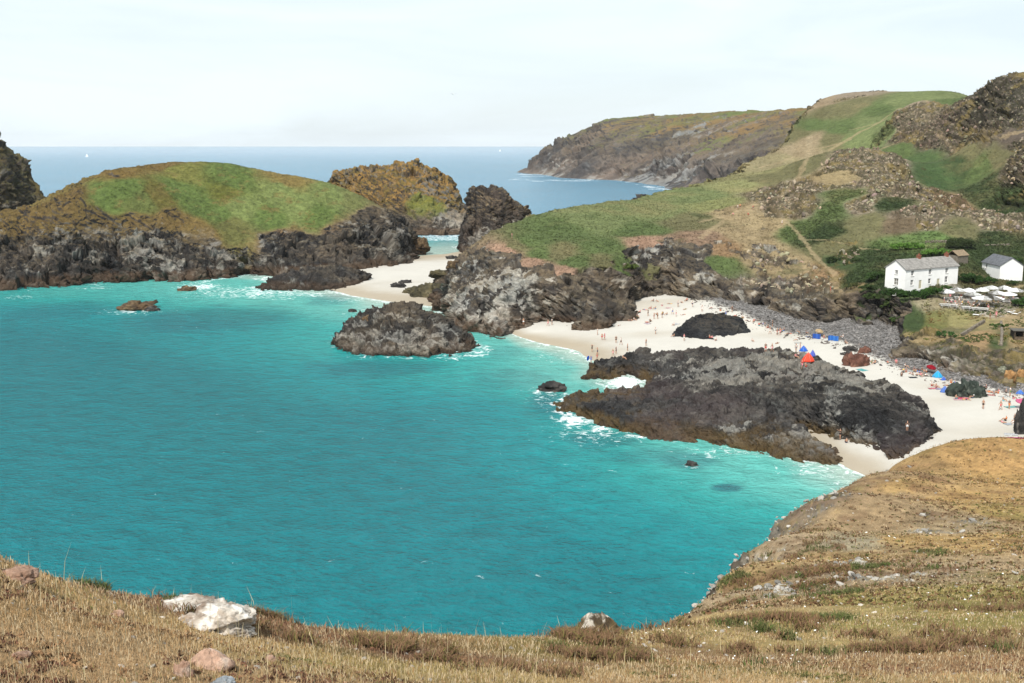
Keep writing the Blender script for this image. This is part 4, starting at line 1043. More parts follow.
# ------------------------------------------------------------------ separate rocks
ROCKM = land_mat('loose_rock', 1.5, 7.0, .45, .7, .3, .85, .2)
NROCKM = land_mat('near_rock', 6, 30.0, .4, .8, .04, .85, .2)
def boulder(px, py, wpx, hpx, seed, label, pal, name='rock', sub=5, depth=.8, rough=1.0, mat=None, peak=0, sink=.25, group=None, D=None, tide=0, top=None):
    if D: x, y, z = atD(px, py, D); loc = Vector((x, y, z))
    else: loc = hit(px, py)[0]
    m = loc.y / FPX * 1.02
    sx, sz, sy = wpx * m / 2, hpx * m, wpx * m / 2 * depth
    b = bmesh.new(); bmesh.ops.create_icosphere(b, subdivisions=sub, radius=1)
    v = np.array([q.co[:] for q in b.verts], f32); f = np.array([[q.index for q in ff.verts] for ff in b.faces]); b.free()
    n = v.copy()
    v[:, 2] = np.sign(v[:, 2]) * np.abs(v[:, 2]) ** .8
    off = seed * 13.7
    q = v + off
    d = facets(q, (.9, .9, .7), seed, .9)[0] * .34 + facets(q, (.38, .38, .3), seed + 1, .9)[0] * .16 + facets(q, .15, seed + 2, .9)[0] * .06 + fbm(q, .7, 4, seed + 3) * .15
    v = v * (1 + rough * d[:, None])
    V_ = v * np.array([sx, sy, sz], f32)
    if peak: V_[:, :2] *= (1 - peak * np.clip(v[:, 2:3], 0, 1.2))
    V_[:, 2] -= 0
    base = loc + Vector((0, sy * .6, -sz * sink * .5))
    V_[:, 2] = np.where(V_[:, 2] < 0, V_[:, 2] * .6, V_[:, 2])
    a, b_, c_ = pal
    s_ = max(sx, .3)
    pq = V_ / s_ + off
    t1 = fbm(pq, .8, 4, seed + 5, .65)
    col = mixc(np.repeat(np.array(a, f32)[None], len(v), 0), np.array(b_, f32), sstep(-.3, .3, t1))
    col = mixc(col, np.array(c_, f32), sstep(.1, .45, fbm(pq, .5, 4, seed + 6, .7) + (.35 * n[:, 2] if top else 0)))
    col = col * (.8 + .4 * facets(q, .3, seed + 8)[1])[:, None]
    me = mesh_np(name, V_, f, mat or ROCKM, col)
    o = link(name, me); o.location = base
    return tag(o, label, 'rock' if name != 'boulder' else 'boulder', group)
DK = (A(44, 43, 42), A(76, 72, 68), A(110, 104, 98)); BR = (A(74, 60, 46), A(104, 84, 60), A(130, 112, 84)); OLV = (A(66, 62, 46), A(96, 88, 62), A(124, 114, 88))
PL = (A(150, 132, 116), A(206, 196, 182), A(232, 226, 216)); PK = (A(150, 118, 98), A(190, 156, 134), A(206, 184, 166)); RD = (A(92, 62, 52), A(122, 84, 70), A(146, 110, 92))
for a in [
  (137, 310, 34, 8, 1, 'small brown rock ringed with white foam in front of the grassy island', BR), (151, 311, 14, 4, 2, 'tiny dark rock at the right end of the foam-ringed brown rock', DK),
  (186, 291, 18, 5, 3, 'small brown rock in the surf below the grassy island cliff', BR),
  (553, 391, 28, 8, 4, 'dark rock in the water left of the broad platform', DK), (692, 466, 13, 4, 5, 'nearly covered rock breaking the water off the platform', DK),
  (368, 320, 13, 4, 6, 'small pale rock in shallow water between the channel sand and the dark rock', BR), (353, 312, 8, 3, 7, 'smallest rock in the shallows at the mouth of the channel', DK), (376,311,7,3,41,'small round dark rock in the shallows just below the channel sand', DK),
  (428, 297, 32, 13, 8, 'biggest brown rock on the channel sand', OLV), (413, 293, 18, 6, 9, 'lower olive rock against the left of the biggest channel sand rock', OLV),
  (398, 287, 15, 4, 10, 'flat dark rock on wet sand in the channel', DK), (440, 275, 22, 5, 11, 'flat greenish rock in the middle of the channel sand', OLV), (455, 266, 14, 5, 12, 'brown rock on the sand near the tall sea stack', BR), (452, 259, 10, 3.5, 13, 'small dark rock at the back water edge of the channel', DK), (405,283,12,3,42,'thin dark rock at the left edge of the channel sand', DK),
  (418, 246, 22, 9, 14, 'pale brown rock at the right foot of the grassy island', BR),
  (858, 366, 22, 14, 16, 'squarish reddish brown rock on the sand above the platform', RD), (852, 351, 14, 4, 17, 'flat grey rock lying behind the reddish brown rock', DK), (847, 355, 11, 3.5, 18, 'smaller flat grey rock left of the reddish brown rock', DK), (866, 353, 12, 6, 19, 'small brown rock right behind the reddish brown rock', RD),
  (959, 396, 22, 13, 20, 'dark green rock on the sand with a pink umbrella at its right', (A(46, 54, 48), A(70, 78, 70), A(100, 104, 94))), (976, 397, 24, 16, 21, 'dark green rock on the sand with a pink umbrella at its left', (A(46, 54, 48), A(70, 78, 70), A(100, 104, 94))),
  (1025, 434, 18, 34, 22, 'tall black rock standing on the sand at the right edge', DK),
  (1012, 378, 12, 8, 23, 'larger orange boulder at the foot of the terrace cliff', (A(150, 112, 70), A(170, 130, 84), A(186, 150, 106))), (1021, 377, 9, 7, 24, 'smaller orange boulder at the foot of the terrace cliff', (A(150, 112, 70), A(170, 130, 84), A(186, 150, 106))), (1003, 372, 9, 6, 25, 'rounded grey green boulder left of the orange boulders', (A(120, 122, 104), A(140, 140, 120), A(160, 160, 140))),
  (857, 365, 2, 1, 26, '', None)]:
    if a[6] is None: continue
    boulder(*a[:5], a[5], a[6], sub=4 if a[2] < 14 else 5)
boulder(641, 203, 17, 9, 27, 'black pointed rock top showing beyond the back edge of the green headland', DK, D=470)
boulder(650, 201, 7, 3, 28, 'low black rock beside the pointed rock beyond the headland', DK, D=470)
boulder(216, 631, 76, 22, 31, 'big cream boulder crusted with white lichen on the clifftop edge', PL, 'boulder', 6, .7, .8, NROCKM, top=True)
boulder(182, 612, 62, 8, 32, 'long flat cream slab left of the big cream boulder', PL, 'boulder', 5, .7, .7, NROCKM, top=True)
boulder(14, 580, 36, 12, 33, 'pinkish grey boulder on the clifftop edge at the left border', PK, 'boulder', 5, .8, .8, NROCKM)
boulder(206, 668, 46, 18, 34, 'flat pink rock sunk in dry turf at the bottom left', PK, 'boulder', 5, .8, .6, NROCKM, .6)
boulder(182, 676, 20, 16, 35, 'upright pale stone left of the flat pink rock', PK, 'boulder', 5, .8, .7, NROCKM, .3)
boulder(222, 687, 24, 8, 36, 'bluish grey stone at the bottom border below the flat pink rock', (A(130, 136, 140), A(160, 166, 170), A(190, 194, 196)), 'boulder', 5, .8, .6, NROCKM)
boulder(20, 658, 20, 5, 37, 'low tan stone half buried in the turf at far left', PK, 'boulder', 4, .8, .5, NROCKM)
boulder(270, 662, 11, 8, 38, 'small grey stone in dry turf right of the flat pink rock', PK, 'boulder', 4, .8, .6, NROCKM)
boulder(116, 616, 14, 5, 39, 'small tan stone in turf left of the cream boulders', PK, 'boulder', 4, .8, .6, NROCKM)
boulder(598, 638, 54, 25, 40, 'dark pointed boulder with a pale lichened tip on the clifftop edge', (A(78, 66, 50), A(116, 98, 68), A(206, 198, 184)), 'boulder', 6, .8, .7, NROCKM, D=21.5, peak=.55, top=True)
print('rocks', round(time.time() - T0, 1))

# ------------------------------------------------------------------ loose stones, grass, scrub (stuff)
def scatter_stones(name, P, S, colr, mat, seed, kind='stuff'):
    r = np.random.default_rng(seed)
    v, f = ico(); n, m = len(P), len(v)
    k = .7 + .6 * r.random((n, m, 1)); a = r.random(n) * 6.28
    q = v[None] * k * S[:, None, :]
    ca, sa = np.cos(a)[:, None], np.sin(a)[:, None]
    x = q[..., 0] * ca - q[..., 1] * sa; y = q[..., 0] * sa + q[..., 1] * ca
    tl = (r.random((n, 1)) - .5) * 1.2
    V_ = np.stack([x, y, q[..., 2] + x * tl], -1) + P[:, None, :]
    F_ = f[None] + (np.arange(n) * m)[:, None, None]
    me = mesh_np(name, V_.reshape(-1, 3), F_.reshape(-1, 3), mat, np.repeat(colr, m, 0), smooth=False)
    return tag(link(name, me), kind=kind)
STM = land_mat('stones', .8, 4, .2, .2, .1, .9, .15)
def pick(col_, w, n, r):
    c = np.cumsum(w); return np.searchsorted(c, r.random(n) * c[-1])
# shingle: sampled on the low ground where the shingle lies
LV = lg.reshape(-1, 3)
ar = smask * (LV[:, 1] < 340) * (LV[:, 2] > .5)
# area weight per vertex ~ screen-even with a bias to the near side
jj = pick(None, ar.astype(float), 26000, rng)
P = LV[jj] + np.c_[rng.normal(0, .5, (len(jj), 2)), np.zeros(len(jj))]
s = (.10 + .30 * rng.random(len(jj)) ** 3)[:, None] * np.array([1, 1, .7])
pk_ = rng.random((len(jj), 1))
scatter_stones('shingle_stones', P, s, np.array(A(124, 121, 118), f32)[None] * (.55 + 1.1 * pk_ ** 2) * np.array([1, .985, .98]), STM, 3)
# a looser scatter of stones where shingle meets sand
edge_ = sstep(-6, -1, sd1) * sstep(3, 0, sd1) * (LV[:, 1] < 330) * (LV[:, 2] > .8)
jj = pick(None, edge_.astype(float), 1400, rng)
P = LV[jj] + np.c_[rng.normal(0, .5, (len(jj), 2)), np.zeros(len(jj))]
s = (.12 + .4 * rng.random(len(jj)) ** 4)[:, None] * np.array([1, 1, .6])
scatter_stones('beach_stones', P, s, np.array(A(126, 118, 112), f32)[None] * (.5 + .9 * rng.random((len(jj), 1))), STM, 4)
# scree on the hill
HV = HILL_V; hm = HILL_SCREE
jj = pick(None, hm.astype(float), 5000, rng)
P = HV[jj] + np.c_[rng.normal(0, .8, (len(jj), 2)), np.zeros(len(jj))]
P[:, 2] -= .15
s = (.2 + .7 * rng.random(len(jj)) ** 3)[:, None] * np.array([1, .9, 1.0]) * (.6 + rng.random((len(jj), 3)) * .8)
cc = np.array(A(172, 158, 134), f32)[None] * (.4 + .75 * rng.random((len(jj), 1))) * (1 + .06 * rng.normal(0, 1, (len(jj), 3)))
cc *= np.where(HV[jj, 1] > 440, .72, 1.0)[:, None]
scatter_stones('scree', P, s, cc, STM, 5)
# boulders strewn at the foot of the terrace cliff and on the foreground spur
NV = NEAR_G.reshape(-1, 3)
jj = pick(None, (NEAR_ROCK * (NV[:, 1] > 16) * sstep(.5, .62, NEAR_ROCK)).astype(float), 9000, rng)
P = NV[jj] + np.c_[rng.normal(0, .15, (len(jj), 2)), np.zeros(len(jj))]
s = (.035 + .22 * rng.random(len(jj)) ** 4)[:, None] * (P[:, 1:2] / 60) ** .6 * np.array([1, 1, .6])
cc = np.array(A(186, 180, 170), f32)[None] * (.4 + .75 * rng.random((len(jj), 1)))
scatter_stones('spur_stones', P, s, cc, STM, 6)
jj = rng.integers(0, len(NV), 1500); jj = jj[(NV[jj, 1] > 5)]
P = NV[jj]; s = (.002 + .0035 * rng.random(len(jj)) ** 2)[:, None] * P[:, 1:2] ** .85 * np.array([1, 1, .6])
scatter_stones('turf_stones', P, s, np.array(A(200, 190, 176), f32)[None] * (.4 + .7 * rng.random((len(jj), 1))), STM, 8)

def blades(name, P, Hh, Wd, colr, lean, mat, seed, ntop=.0):
    r = np.random.default_rng(seed); n = len(P)
    a = r.random(n) * 6.28; l = lean * (r.random(n) ** 1.5) * Hh; b = a + r.normal(0, .9, n)
    dx, dy = np.cos(a) * Wd / 2, np.sin(a) * Wd / 2
    ox, oy = np.cos(b) * l, np.sin(b) * l
    z = np.zeros(n)
    v0 = P + np.stack([-dx, -dy, z - .01], 1); v1 = P + np.stack([dx, dy, z - .01], 1)
    hm_ = Hh * .55
    v2 = P + np.stack([dx * .7 + ox * .3, dy * .7 + oy * .3, hm_], 1); v3 = P + np.stack([-dx * .7 + ox * .3, -dy * .7 + oy * .3, hm_], 1)
    v4 = P + np.stack([ox - dx * .1, oy - dy * .1, Hh], 1); v5 = P + np.stack([ox + dx * .1, oy + dy * .1, Hh], 1)
    V_ = np.stack([v0, v1, v2, v3, v4, v5], 1)
    k = (np.arange(n) * 6)[:, None]
    F_ = np.stack([k + np.array([0, 1, 2, 3]), k + np.array([3, 2, 5, 4])], 1)
    me = mesh_np(name, V_.reshape(-1, 3), F_.reshape(-1, 4), mat, np.repeat(colr, 6, 0), smooth=False)
    return tag(link(name, me), kind='stuff')
GRM = bpy.data.materials.new('grass_blades'); GRM.use_nodes = True
_n = GRM.node_tree; _b = _n.nodes['Principled BSDF']; _a = N(_n, 'ShaderNodeAttribute', attribute_name='col'); _n.links.new(_a.outputs['Color'], _b.inputs['Base Color']); _g = N(_n, 'ShaderNodeNewGeometry'); _v = N(_n, 'ShaderNodeVectorMath', operation='MULTIPLY_ADD'); _v.inputs[1].default_value = (.45, .45, .45); _v.inputs[2].default_value = (0, 0, .75)
_v2 = N(_n, 'ShaderNodeVectorMath', operation='NORMALIZE'); _n.links.new(_g.outputs['Normal'], _v.inputs[0]); _n.links.new(_v.outputs['Vector'], _v2.inputs[0]); _n.links.new(_v2.outputs['Vector'], _b.inputs['Normal'])
_b.inputs['Roughness'].default_value = .9; _b.inputs['Specular IOR Level'].default_value = .1
NC = NEAR_COL
vis = (NV[:, 1] > 4.2) * (1 - sstep(.3, .6, NEAR_ROCK))
jj = pick(None, vis.astype(float), 420000, rng)
P = NV[jj].astype(float); Yd = P[:, 1]
P[:, 0] += rng.normal(0, 1, len(jj)) * Yd * .0012; P[:, 1] += rng.normal(0, 1, len(jj)) * Yd * .003
cl = fbm(P, .8, 3, 951, .7); he = sstep(.05, .3, fbm(P * np.array([.6, 1, 1]), 3.2, 5, 813, .7))
Hh = (.014 + .045 * rng.random(len(jj)) ** 2.5) * (1 + 1.3 * np.maximum(cl, 0)) * np.clip((Yd / 14) ** .25, .8, 1.35) * (1 - .35 * he)
Wd = np.clip(Yd * .00075, .004, .06) * (.7 + .6 * rng.random(len(jj)))
straw = np.array(A(208, 186, 150), f32); brn = np.array(A(170, 132, 92), f32); grn = np.array(A(128, 130, 72), f32); hth = np.array(A(118, 88, 74), f32)
cc = NC[jj] * (.85 + .6 * rng.random((len(jj), 1)))
u_ = rng.random(len(jj))
cc = np.where((u_ < .30)[:, None], straw * (.7 + .5 * rng.random((len(jj), 1))), cc)
cc = np.where(((u_ > .30) & (u_ < .40))[:, None], brn, cc)
cc = np.where(((u_ > .40) & (u_ < .40 + .16 * sstep(0, .35, fbm(P, 5, 3, 955))))[:, None], grn * (.8 + .4 * rng.random((len(jj), 1))), cc)
cc = cc * (1 - he[:, None] * .65) + hth * he[:, None] * .65
blades('dry_grass', P, Hh, Wd, cc, 1.1, GRM, 12)
# taller seed stalks, mostly along the edge
jj = pick(None, ((NV[:, 1] > 4.5) * (NV[:, 1] < 26)).astype(float), 600, rng)
P = NV[jj].astype(float)
blades('grass_stalks', P, .14 + .26 * rng.random(len(jj)) ** 2, np.full(len(jj), .006) * (P[:, 1] / 10), np.repeat(np.array(A(206, 190, 150), f32)[None], len(jj), 0), .35, GRM, 13)
# heather and low scrub on the foreground: dark tight clumps of twigs
hw = sstep(.02, .25, fbm(NV * np.array([.6, 1, 1], f32), 3.2, 5, 813, .7)) * sstep(.0, .35, fbm(NV, 1.1, 4, 957, .7)) * (NV[:, 1] > 4.5) * (NV[:, 1] < 60) * (1 - sstep(.3, .6, NEAR_ROCK))
jj = pick(None, hw.astype(float), 120000, rng)
P = NV[jj].astype(float); Yd = P[:, 1]; P[:, 2] += rng.random(len(jj)) * .07 * np.clip(Yd / 10, .6, 2)
hv_ = fbm(P, 2.2, 3, 961)[:, None]
cc = (np.array(A(136, 106, 80), f32)[None] * (hv_ < .12) + np.array(A(104, 104, 66), f32)[None] * (hv_ >= .12)) * (.5 + .8 * rng.random((len(jj), 1))) * np.where(rng.random((len(jj), 1)) < .25, np.array([[.8, 1.15, .7]]), 1)
blades('heather', P, .03 + .06 * rng.random(len(jj)) * np.clip(Yd / 10, .7, 2), np.clip(Yd * .0011, .006, .05), cc, 2.0, GRM, 14)
# small white flowers on the spur
jj = pick(None, ((NV[:, 1] > 12) * (NV[:, 1] < 60) * (NV[:, 0] > 2) * (1 - NEAR_ROCK)).astype(float), 130, rng)
P = NV[jj].astype(float); P[:, 2] += .06
scatter_stones('white_flowers', P, (.0011 * P[:, 1:2] * (.5 + .7 * rng.random((len(jj), 1)))) * np.array([1, 1, .35]), np.repeat(np.array([[.72, .72, .68]]), len(jj), 0), cm('petal', (.75, .75, .7)), 9)
print('stuff', round(time.time() - T0, 1))

# low bushes and bracken on the hill: leaf clumps
def leaf_cloud(C, S, n, col_, seed, leaf=.22):
    r = np.random.default_rng(seed)
    m = len(C); idx = np.repeat(np.arange(m), n)
    d = r.normal(0, 1, (m * n, 3)); d /= np.linalg.norm(d, axis=1, keepdims=True); d[:, 2] = np.abs(d[:, 2]) * 1.1 - .1
    q = C[idx] + d * S[idx] * (.55 + .5 * r.random((m * n, 1)))
    a = r.normal(0, 1, (m * n, 3)); a /= np.linalg.norm(a, axis=1, keepdims=True)
    b = np.cross(a, r.normal(0, 1, (m * n, 3))); b /= np.linalg.norm(b, axis=1, keepdims=True)
    l = leaf * (.5 + r.random((m * n, 1)))
    V_ = np.stack([q - a * l, q + b * l * .5, q + a * l, q - b * l * .5], 1)
    F_ = (np.arange(m * n) * 4)[:, None] + np.arange(4)[None]
    c = col_[idx] * (.6 + .8 * r.random((m * n, 1)))
    return V_.reshape(-1, 3), F_, np.repeat(c, 4, 0)
gw = HILL_GREEN
jj = pick(None, gw.astype(float), 9000, rng)
C = HV[jj].astype(float); S = np.stack([.4 + .5 * rng.random(len(jj)) ** 2] * 3, 1) * np.array([1, 1, .55])
V_, F_, c_ = leaf_cloud(C, S, 14, HILL_COL[jj] * .9, 31, .2)
me = mesh_np('bracken', V_, F_, GRM, c_, smooth=False); tag(link('bracken', me), kind='stuff')

# tussocks over the turf of the hill, the headland and the island
for src_V, src_C, src_w, n_t, sd_ in ((HILL_V, HILL_COL, HILL_TURF, 22000, 41), (ISL_T[0], ISL_T[1], ISL_T[2], 8000, 42)):
    jj = pick(None, src_w.astype(float), n_t, rng)
    C = src_V[jj].astype(float); C[:, :2] += rng.normal(0, .4, (len(jj), 2))
    S = np.stack([.18 + .34 * rng.random(len(jj)) ** 3] * 3, 1) * np.array([1, 1, .7])
    V_, F_, c_ = leaf_cloud(C, S, 7, src_C[jj] * (.62 + .6 * rng.random((len(jj), 1))), sd_, .16)
    tag(link('tussocks', mesh_np('tussocks', V_, F_, GRM, c_, smooth=False)), kind='stuff')

# cushions of heather, thrift and dry tussock over the clifftop and its spur
jj = pick(None, ((NV[:, 1] > 30) * (NV[:, 1] < 125) * (NV[:, 2] > 4) * (1 - sstep(.4, .8, NEAR_ROCK)) * (.25 + sstep(-.1, .35, fbm(NV, 4, 4, 971, .7)))).astype(float), 9000, rng)
C = NV[jj].astype(float); pv_ = fbm(C.astype(f32), 3, 3, 972)[:, None]; rr_ = rng.random((len(jj), 1))
cc = np.where(rr_ < .35, np.array([A(122, 92, 66)]), np.where(rr_ < .5, np.array([A(104, 104, 58)]), NEAR_COL[jj])) * (.55 + .6 * rng.random((len(jj), 1)))
S = np.stack([.07 + .17 * rng.random(len(jj)) ** 3] * 3, 1) * np.array([1, 1, .6]) * np.clip(C[:, 1:2] / 70, .6, 1.3)
V_, F_, c_ = leaf_cloud(C, S, 8, cc, 51, .06)
tag(link('clifftop_cushions', mesh_np('clifftop_cushions', V_, F_, GRM, c_, smooth=False)), kind='stuff')
jj = pick(None, ((NV[:, 1] > 5) * (NV[:, 1] < 30) * sstep(-.05, .25, fbm(NV, 1.6, 4, 974, .7)) * (1 - sstep(.4, .8, NEAR_ROCK))).astype(float), 5000, rng)
C = NV[jj].astype(float); rr_ = rng.random((len(jj), 1)); zz_ = fbm(C.astype(f32), 2.4, 3, 975)[:, None]
cc = np.where(zz_ < .0, np.array([A(118, 84, 66)]), np.where(zz_ < .2, np.array([A(150, 116, 84)]), np.array([A(108, 106, 62)]))) * (.5 + .8 * rr_)
S = np.stack([.02 + .05 * rng.random(len(jj)) ** 2] * 3, 1) * np.array([1.2, 1.2, .7]) * np.clip(C[:, 1:2] / 10, .7, 2)
V_, F_, c_ = leaf_cloud(C, S, 22, cc, 52, .012)
tag(link('clifftop_heather_mats', mesh_np('clifftop_heather_mats', V_, F_, GRM, c_, smooth=False)), kind='stuff')
# scrub over the cafe bank and the foot of the hill
tb_ = (HILL_V[:, 1] > 215) * (HILL_V[:, 1] < 262) * (HILL_V[:, 0] / HILL_V[:, 1] > .335) * (HILL_V[:, 2] > 4.5) * sstep(-.05, .3, fbm(HILL_V, 9, 4, 981, .65))
jj = pick(None, tb_.astype(float), 2600, rng)
C = HILL_V[jj].astype(float); zz_ = fbm(C.astype(f32), 8, 3, 982)[:, None]
cc = np.where(zz_ < .05, np.array([A(78, 94, 48)]), np.where(zz_ < .25, np.array([A(112, 112, 60)]), np.array([A(134, 112, 70)]))) * (.6 + .6 * rng.random((len(jj), 1)))
S = np.stack([.2 + .45 * rng.random(len(jj)) ** 2] * 3, 1) * np.array([1, 1, .6])
V_, F_, c_ = leaf_cloud(C, S, 12, cc, 53, .16)
tag(link('bank_scrub', mesh_np('bank_scrub', V_, F_, GRM, c_, smooth=False)), kind='stuff')

def bush(px, py, wpx, hpx, label, colr, seed, group=None, name='bush', cat='bush'):
    loc = hit(px, py)[0]; m = loc.y / FPX
    W_, H_ = wpx * m / 2, hpx * m
    r = np.random.default_rng(seed)
    t = empty(name, loc); tag(t, label, cat, group)
    k = max(10, int(W_ * H_ * 5)); k = min(k, 70)
    C = np.stack([r.uniform(-1, 1, k) * W_ * .85, r.uniform(-1, 1, k) * min(W_, 2.0) * .6, np.zeros(k)], 1)
    C[:, 2] = H_ * (.25 + .5 * r.random(k)) * np.sqrt(np.clip(1 - (C[:, 0] / W_) ** 2 * .8, .1, 1))
    S = np.stack([.35 + .35 * r.random(k)] * 3, 1) * max(.6, min(1.6, H_ / 2))
    V_, F_, c_ = leaf_cloud(C, S, 110, np.repeat(np.array(colr, f32)[None], k, 0) * (.75 + .5 * r.random((k, 1))), seed, .16)
    V_[:, 2] = np.maximum(V_[:, 2], -.2)
    link('foliage', mesh_np('foliage', V_, F_, GRM, c_, smooth=False), t)
    for q in C[:: max(1, k // 3)]:
        bm = bmesh.new(); tube(bm, (q[0] * .8, q[1] * .6, -.3), (q[0], q[1], q[2]), .07, .03, 5); obj('stem', bm, WOODD, t)
for i, a in enumerate([
  (960, 249, 30, 12, 'big dark rounded bush on the slope above the cottages', A(62, 74, 44)),
  (893, 297, 28, 10, 'dark hedge clump in front of the long cottage\'s gable', A(58, 84, 40)), (912, 300, 30, 12, 'dark green hedge in front of the long cottage, near its left corner', A(56, 84, 38)), (934, 297, 28, 11, 'dark green hedge in front of the long cottage\'s right half', A(62, 92, 40)),
  (946, 290, 12, 5, 'low bush between the long cottage and the first umbrellas', A(70, 98, 44)),
  (968, 283, 26, 10, 'dark hedge behind the umbrellas beside the long cottage', A(52, 76, 36)), (985, 284, 24, 8, 'dark hedge under the small cottage\'s left wall', A(56, 82, 38)), (1012, 285, 16, 5, 'bush in front of the small cottage\'s gable', A(70, 92, 46)),
  (1022, 306, 22, 9, 'green bush on the right edge beside the cafe path', A(60, 88, 40)), (875, 281, 22, 10, 'dark bush left of the long cottage', A(60, 82, 42)), (868, 292, 20, 8, 'bush on the bank below and left of the long cottage', A(64, 80, 44)),
  (898, 322, 18, 6, 'bush on the left end of the terrace bank', A(70, 90, 46)), (946, 337, 18, 7, 'green bush in the bare hollow of the terrace bank', A(62, 88, 44)), (1000, 328, 20, 5, 'bush below the terrace above the stone wall', A(80, 100, 52)),
  (908, 250, 36, 8, 'light green bramble bank behind the long cottage, left part', A(96, 134, 56)), (938, 256, 34, 8, 'light green bramble bank behind the long cottage, right part', A(96, 134, 56)), (1012, 262, 20, 6, 'bush behind the small cottage', A(64, 88, 42)),
  (872, 300, 22, 8, 'dark scrub on the rocky bank left of the hedge below the long cottage', A(66, 82, 44)), (888, 308, 20, 7, 'scrub at the top of the rocky bank beside the terrace grass', A(74, 90, 48)), (852, 288, 18, 6, 'scrub on the bank where the footpath comes down to the shingle', A(84, 88, 52)),
  (833, 262, 16, 6, 'dark bush on the rocky slope above the shingle', A(60, 76, 44)), (630, 270, 18, 7, 'green bush growing down the headland cliff', A(84, 98, 50)), (858, 262, 14, 5, 'dark bush beside the footpath left of the cottages', A(62, 78, 44))]):
    bush(*a[:5], a[5], 100 + i)
print('bushes', round(time.time() - T0, 1))

# ------------------------------------------------------------------ cafe umbrellas, tables, loungers
def make_umbrella(mat, r=1.55, h=2.45):
    t = empty('umbrella', (0, 0, 0))
    bm = bmesh.new(); tube(bm, (0, 0, .08), (0, 0, h + .12), .03, .03, 8); obj('pole', bm, WOODP, t)
    bm = bmesh.new(); box(bm, -.28, .28, -.28, .28, 0, .08); obj('base', bm, METAL, t)
    bm = bmesh.new(); n = 8
    apex = bm.verts.new((0, 0, h + .1)); ap2 = bm.verts.new((0, 0, h + .05))
    def ring(rr, z, sag):
        o = []
        for k in range(n * 2):
            a = math.pi * k / n; q = rr * (1 if k % 2 == 0 else .95)
            o.append(bm.verts.new((q * math.cos(a), q * math.sin(a), z - (sag if k % 2 else 0))))
        return o
    R1, R2, R3 = ring(r * .5, h - .17, .03), ring(r, h - .5, .05), ring(r, h - .68, .05)
    for k in range(2 * n):
        j = (k + 1) % (2 * n)
        bm.faces.new((apex, R1[k], R1[j])); bm.faces.new((R1[k], R2[k], R2[j], R1[j])); bm.faces.new((R2[k], R3[k], R3[j], R2[j]))
    bmesh.ops.solidify(bm, geom=bm.faces[:], thickness=.015)
    bm.verts.remove(ap2)
    obj('canopy', bm, mat, t)
    bm = bmesh.new()
    for k in range(n):
        a = 2 * math.pi * k / n; tube(bm, (0, 0, h - .9), (r * .55 * math.cos(a), r * .55 * math.sin(a), h - .3), .012, .012, 4)
    obj('ribs', bm, METAL, t)
    return t
um = make_umbrella(CANVAS)
UMB = [(945.5, 290.5, 'white parasol nearest the long cottage, leftmost of the cafe parasols'), (956, 288.5, 'second white parasol from the long cottage'), (968, 289, 'white parasol in front of the hedge, behind the busy tables'), (972, 293, 'white parasol over the tables left of the cafe centre'),
 (980, 288.5, 'white parasol in the back row left of the small cottage'), (991, 286.5, 'white parasol in the back row below the small cottage\'s left wall'), (1003, 286.5, 'white parasol in the back row below the small cottage\'s gable'), (1015.5, 289, 'rightmost white cafe parasol in the back row'),
 (996, 291.5, 'white parasol in the middle row of the cafe'), (983, 297, 'nearest white parasol, left of a pair, over the front tables'), (992, 297, 'nearest white parasol, right of a pair, beside the path'), (1008, 293, 'white parasol at the right end of the middle row')]
for i, (px, py, lb) in enumerate(UMB):
    g_, _, _ = hit(px, py + 9.5)
    o = um if i == 0 else copy_tree(um)
    o.location = (g_.x, g_.y, g_.z - .05); o.rotation_euler.z = rnd.random(); s_ = 1.7 if i in (9, 10) else 1.3; o.scale = (s_, s_, 1.05)
    tag(o, lb, 'parasol', 'white parasols on the cafe terrace')
def make_table(mat):
    t = empty('picnic_table', (0, 0, 0))
    bm = bmesh.new()
    for k in range(4): box(bm, -.9, .9, -.36 + k * .185, -.36 + k * .185 + .165, .71, .75)
    obj('tabletop', bm, mat, t)
    for y in (-.78, .5):
        bm = bmesh.new(); box(bm, -.9, .9, y, y + .28, .42, .46); obj('bench', bm, mat, t)
    for x in (-.6, .6):
        bm = bmesh.new(); box(bm, x - .04, x + .04, -.76, .76, .36, .42); tube(bm, (x, -.7, 0), (x, -.25, .71), .04, .04, 5); tube(bm, (x, .7, 0), (x, .25, .71), .04, .04, 5); obj('leg_frame', bm, mat, t)
    return t
PWOOD = cm('pale_wood', lin(222, 220, 214, .75), var=.15)
tb = make_table(PWOOD)
TBL = [(944, 307, 'picnic table at the left end of the front row'), (953, 307.5, 'second picnic table in the front row of the cafe'), (966, 309.5, 'picnic table in the middle of the front row'), (975, 310.5, 'picnic table in the front row below the largest parasols'), (984, 311, 'picnic table at the right end of the front row by the path'),
  (948, 300.5, 'picnic table under the leftmost parasol'), (958, 299.5, 'picnic table under the second parasol'), (971, 303, 'picnic table under the parasols left of centre'), (982, 305, 'picnic table under the nearest pair of parasols'), (1006, 303, 'picnic table beside the path at the right'), (1014, 301, 'picnic table at the far right of the terrace'), (995, 301, 'picnic table behind the path in the middle')]
for i, (px, py, lb) in enumerate(TBL):
    g_, _, _ = hit(px, py)
    o = tb if i == 0 else copy_tree(tb)
    o.scale = (1.15, 1.15, 1.05)
    o.location = (g_.x, g_.y, g_.z - .03); o.rotation_euler.z = R(-12 + rnd.uniform(-12, 12))
    tag(o, lb, 'picnic table', 'picnic tables on the cafe terrace')
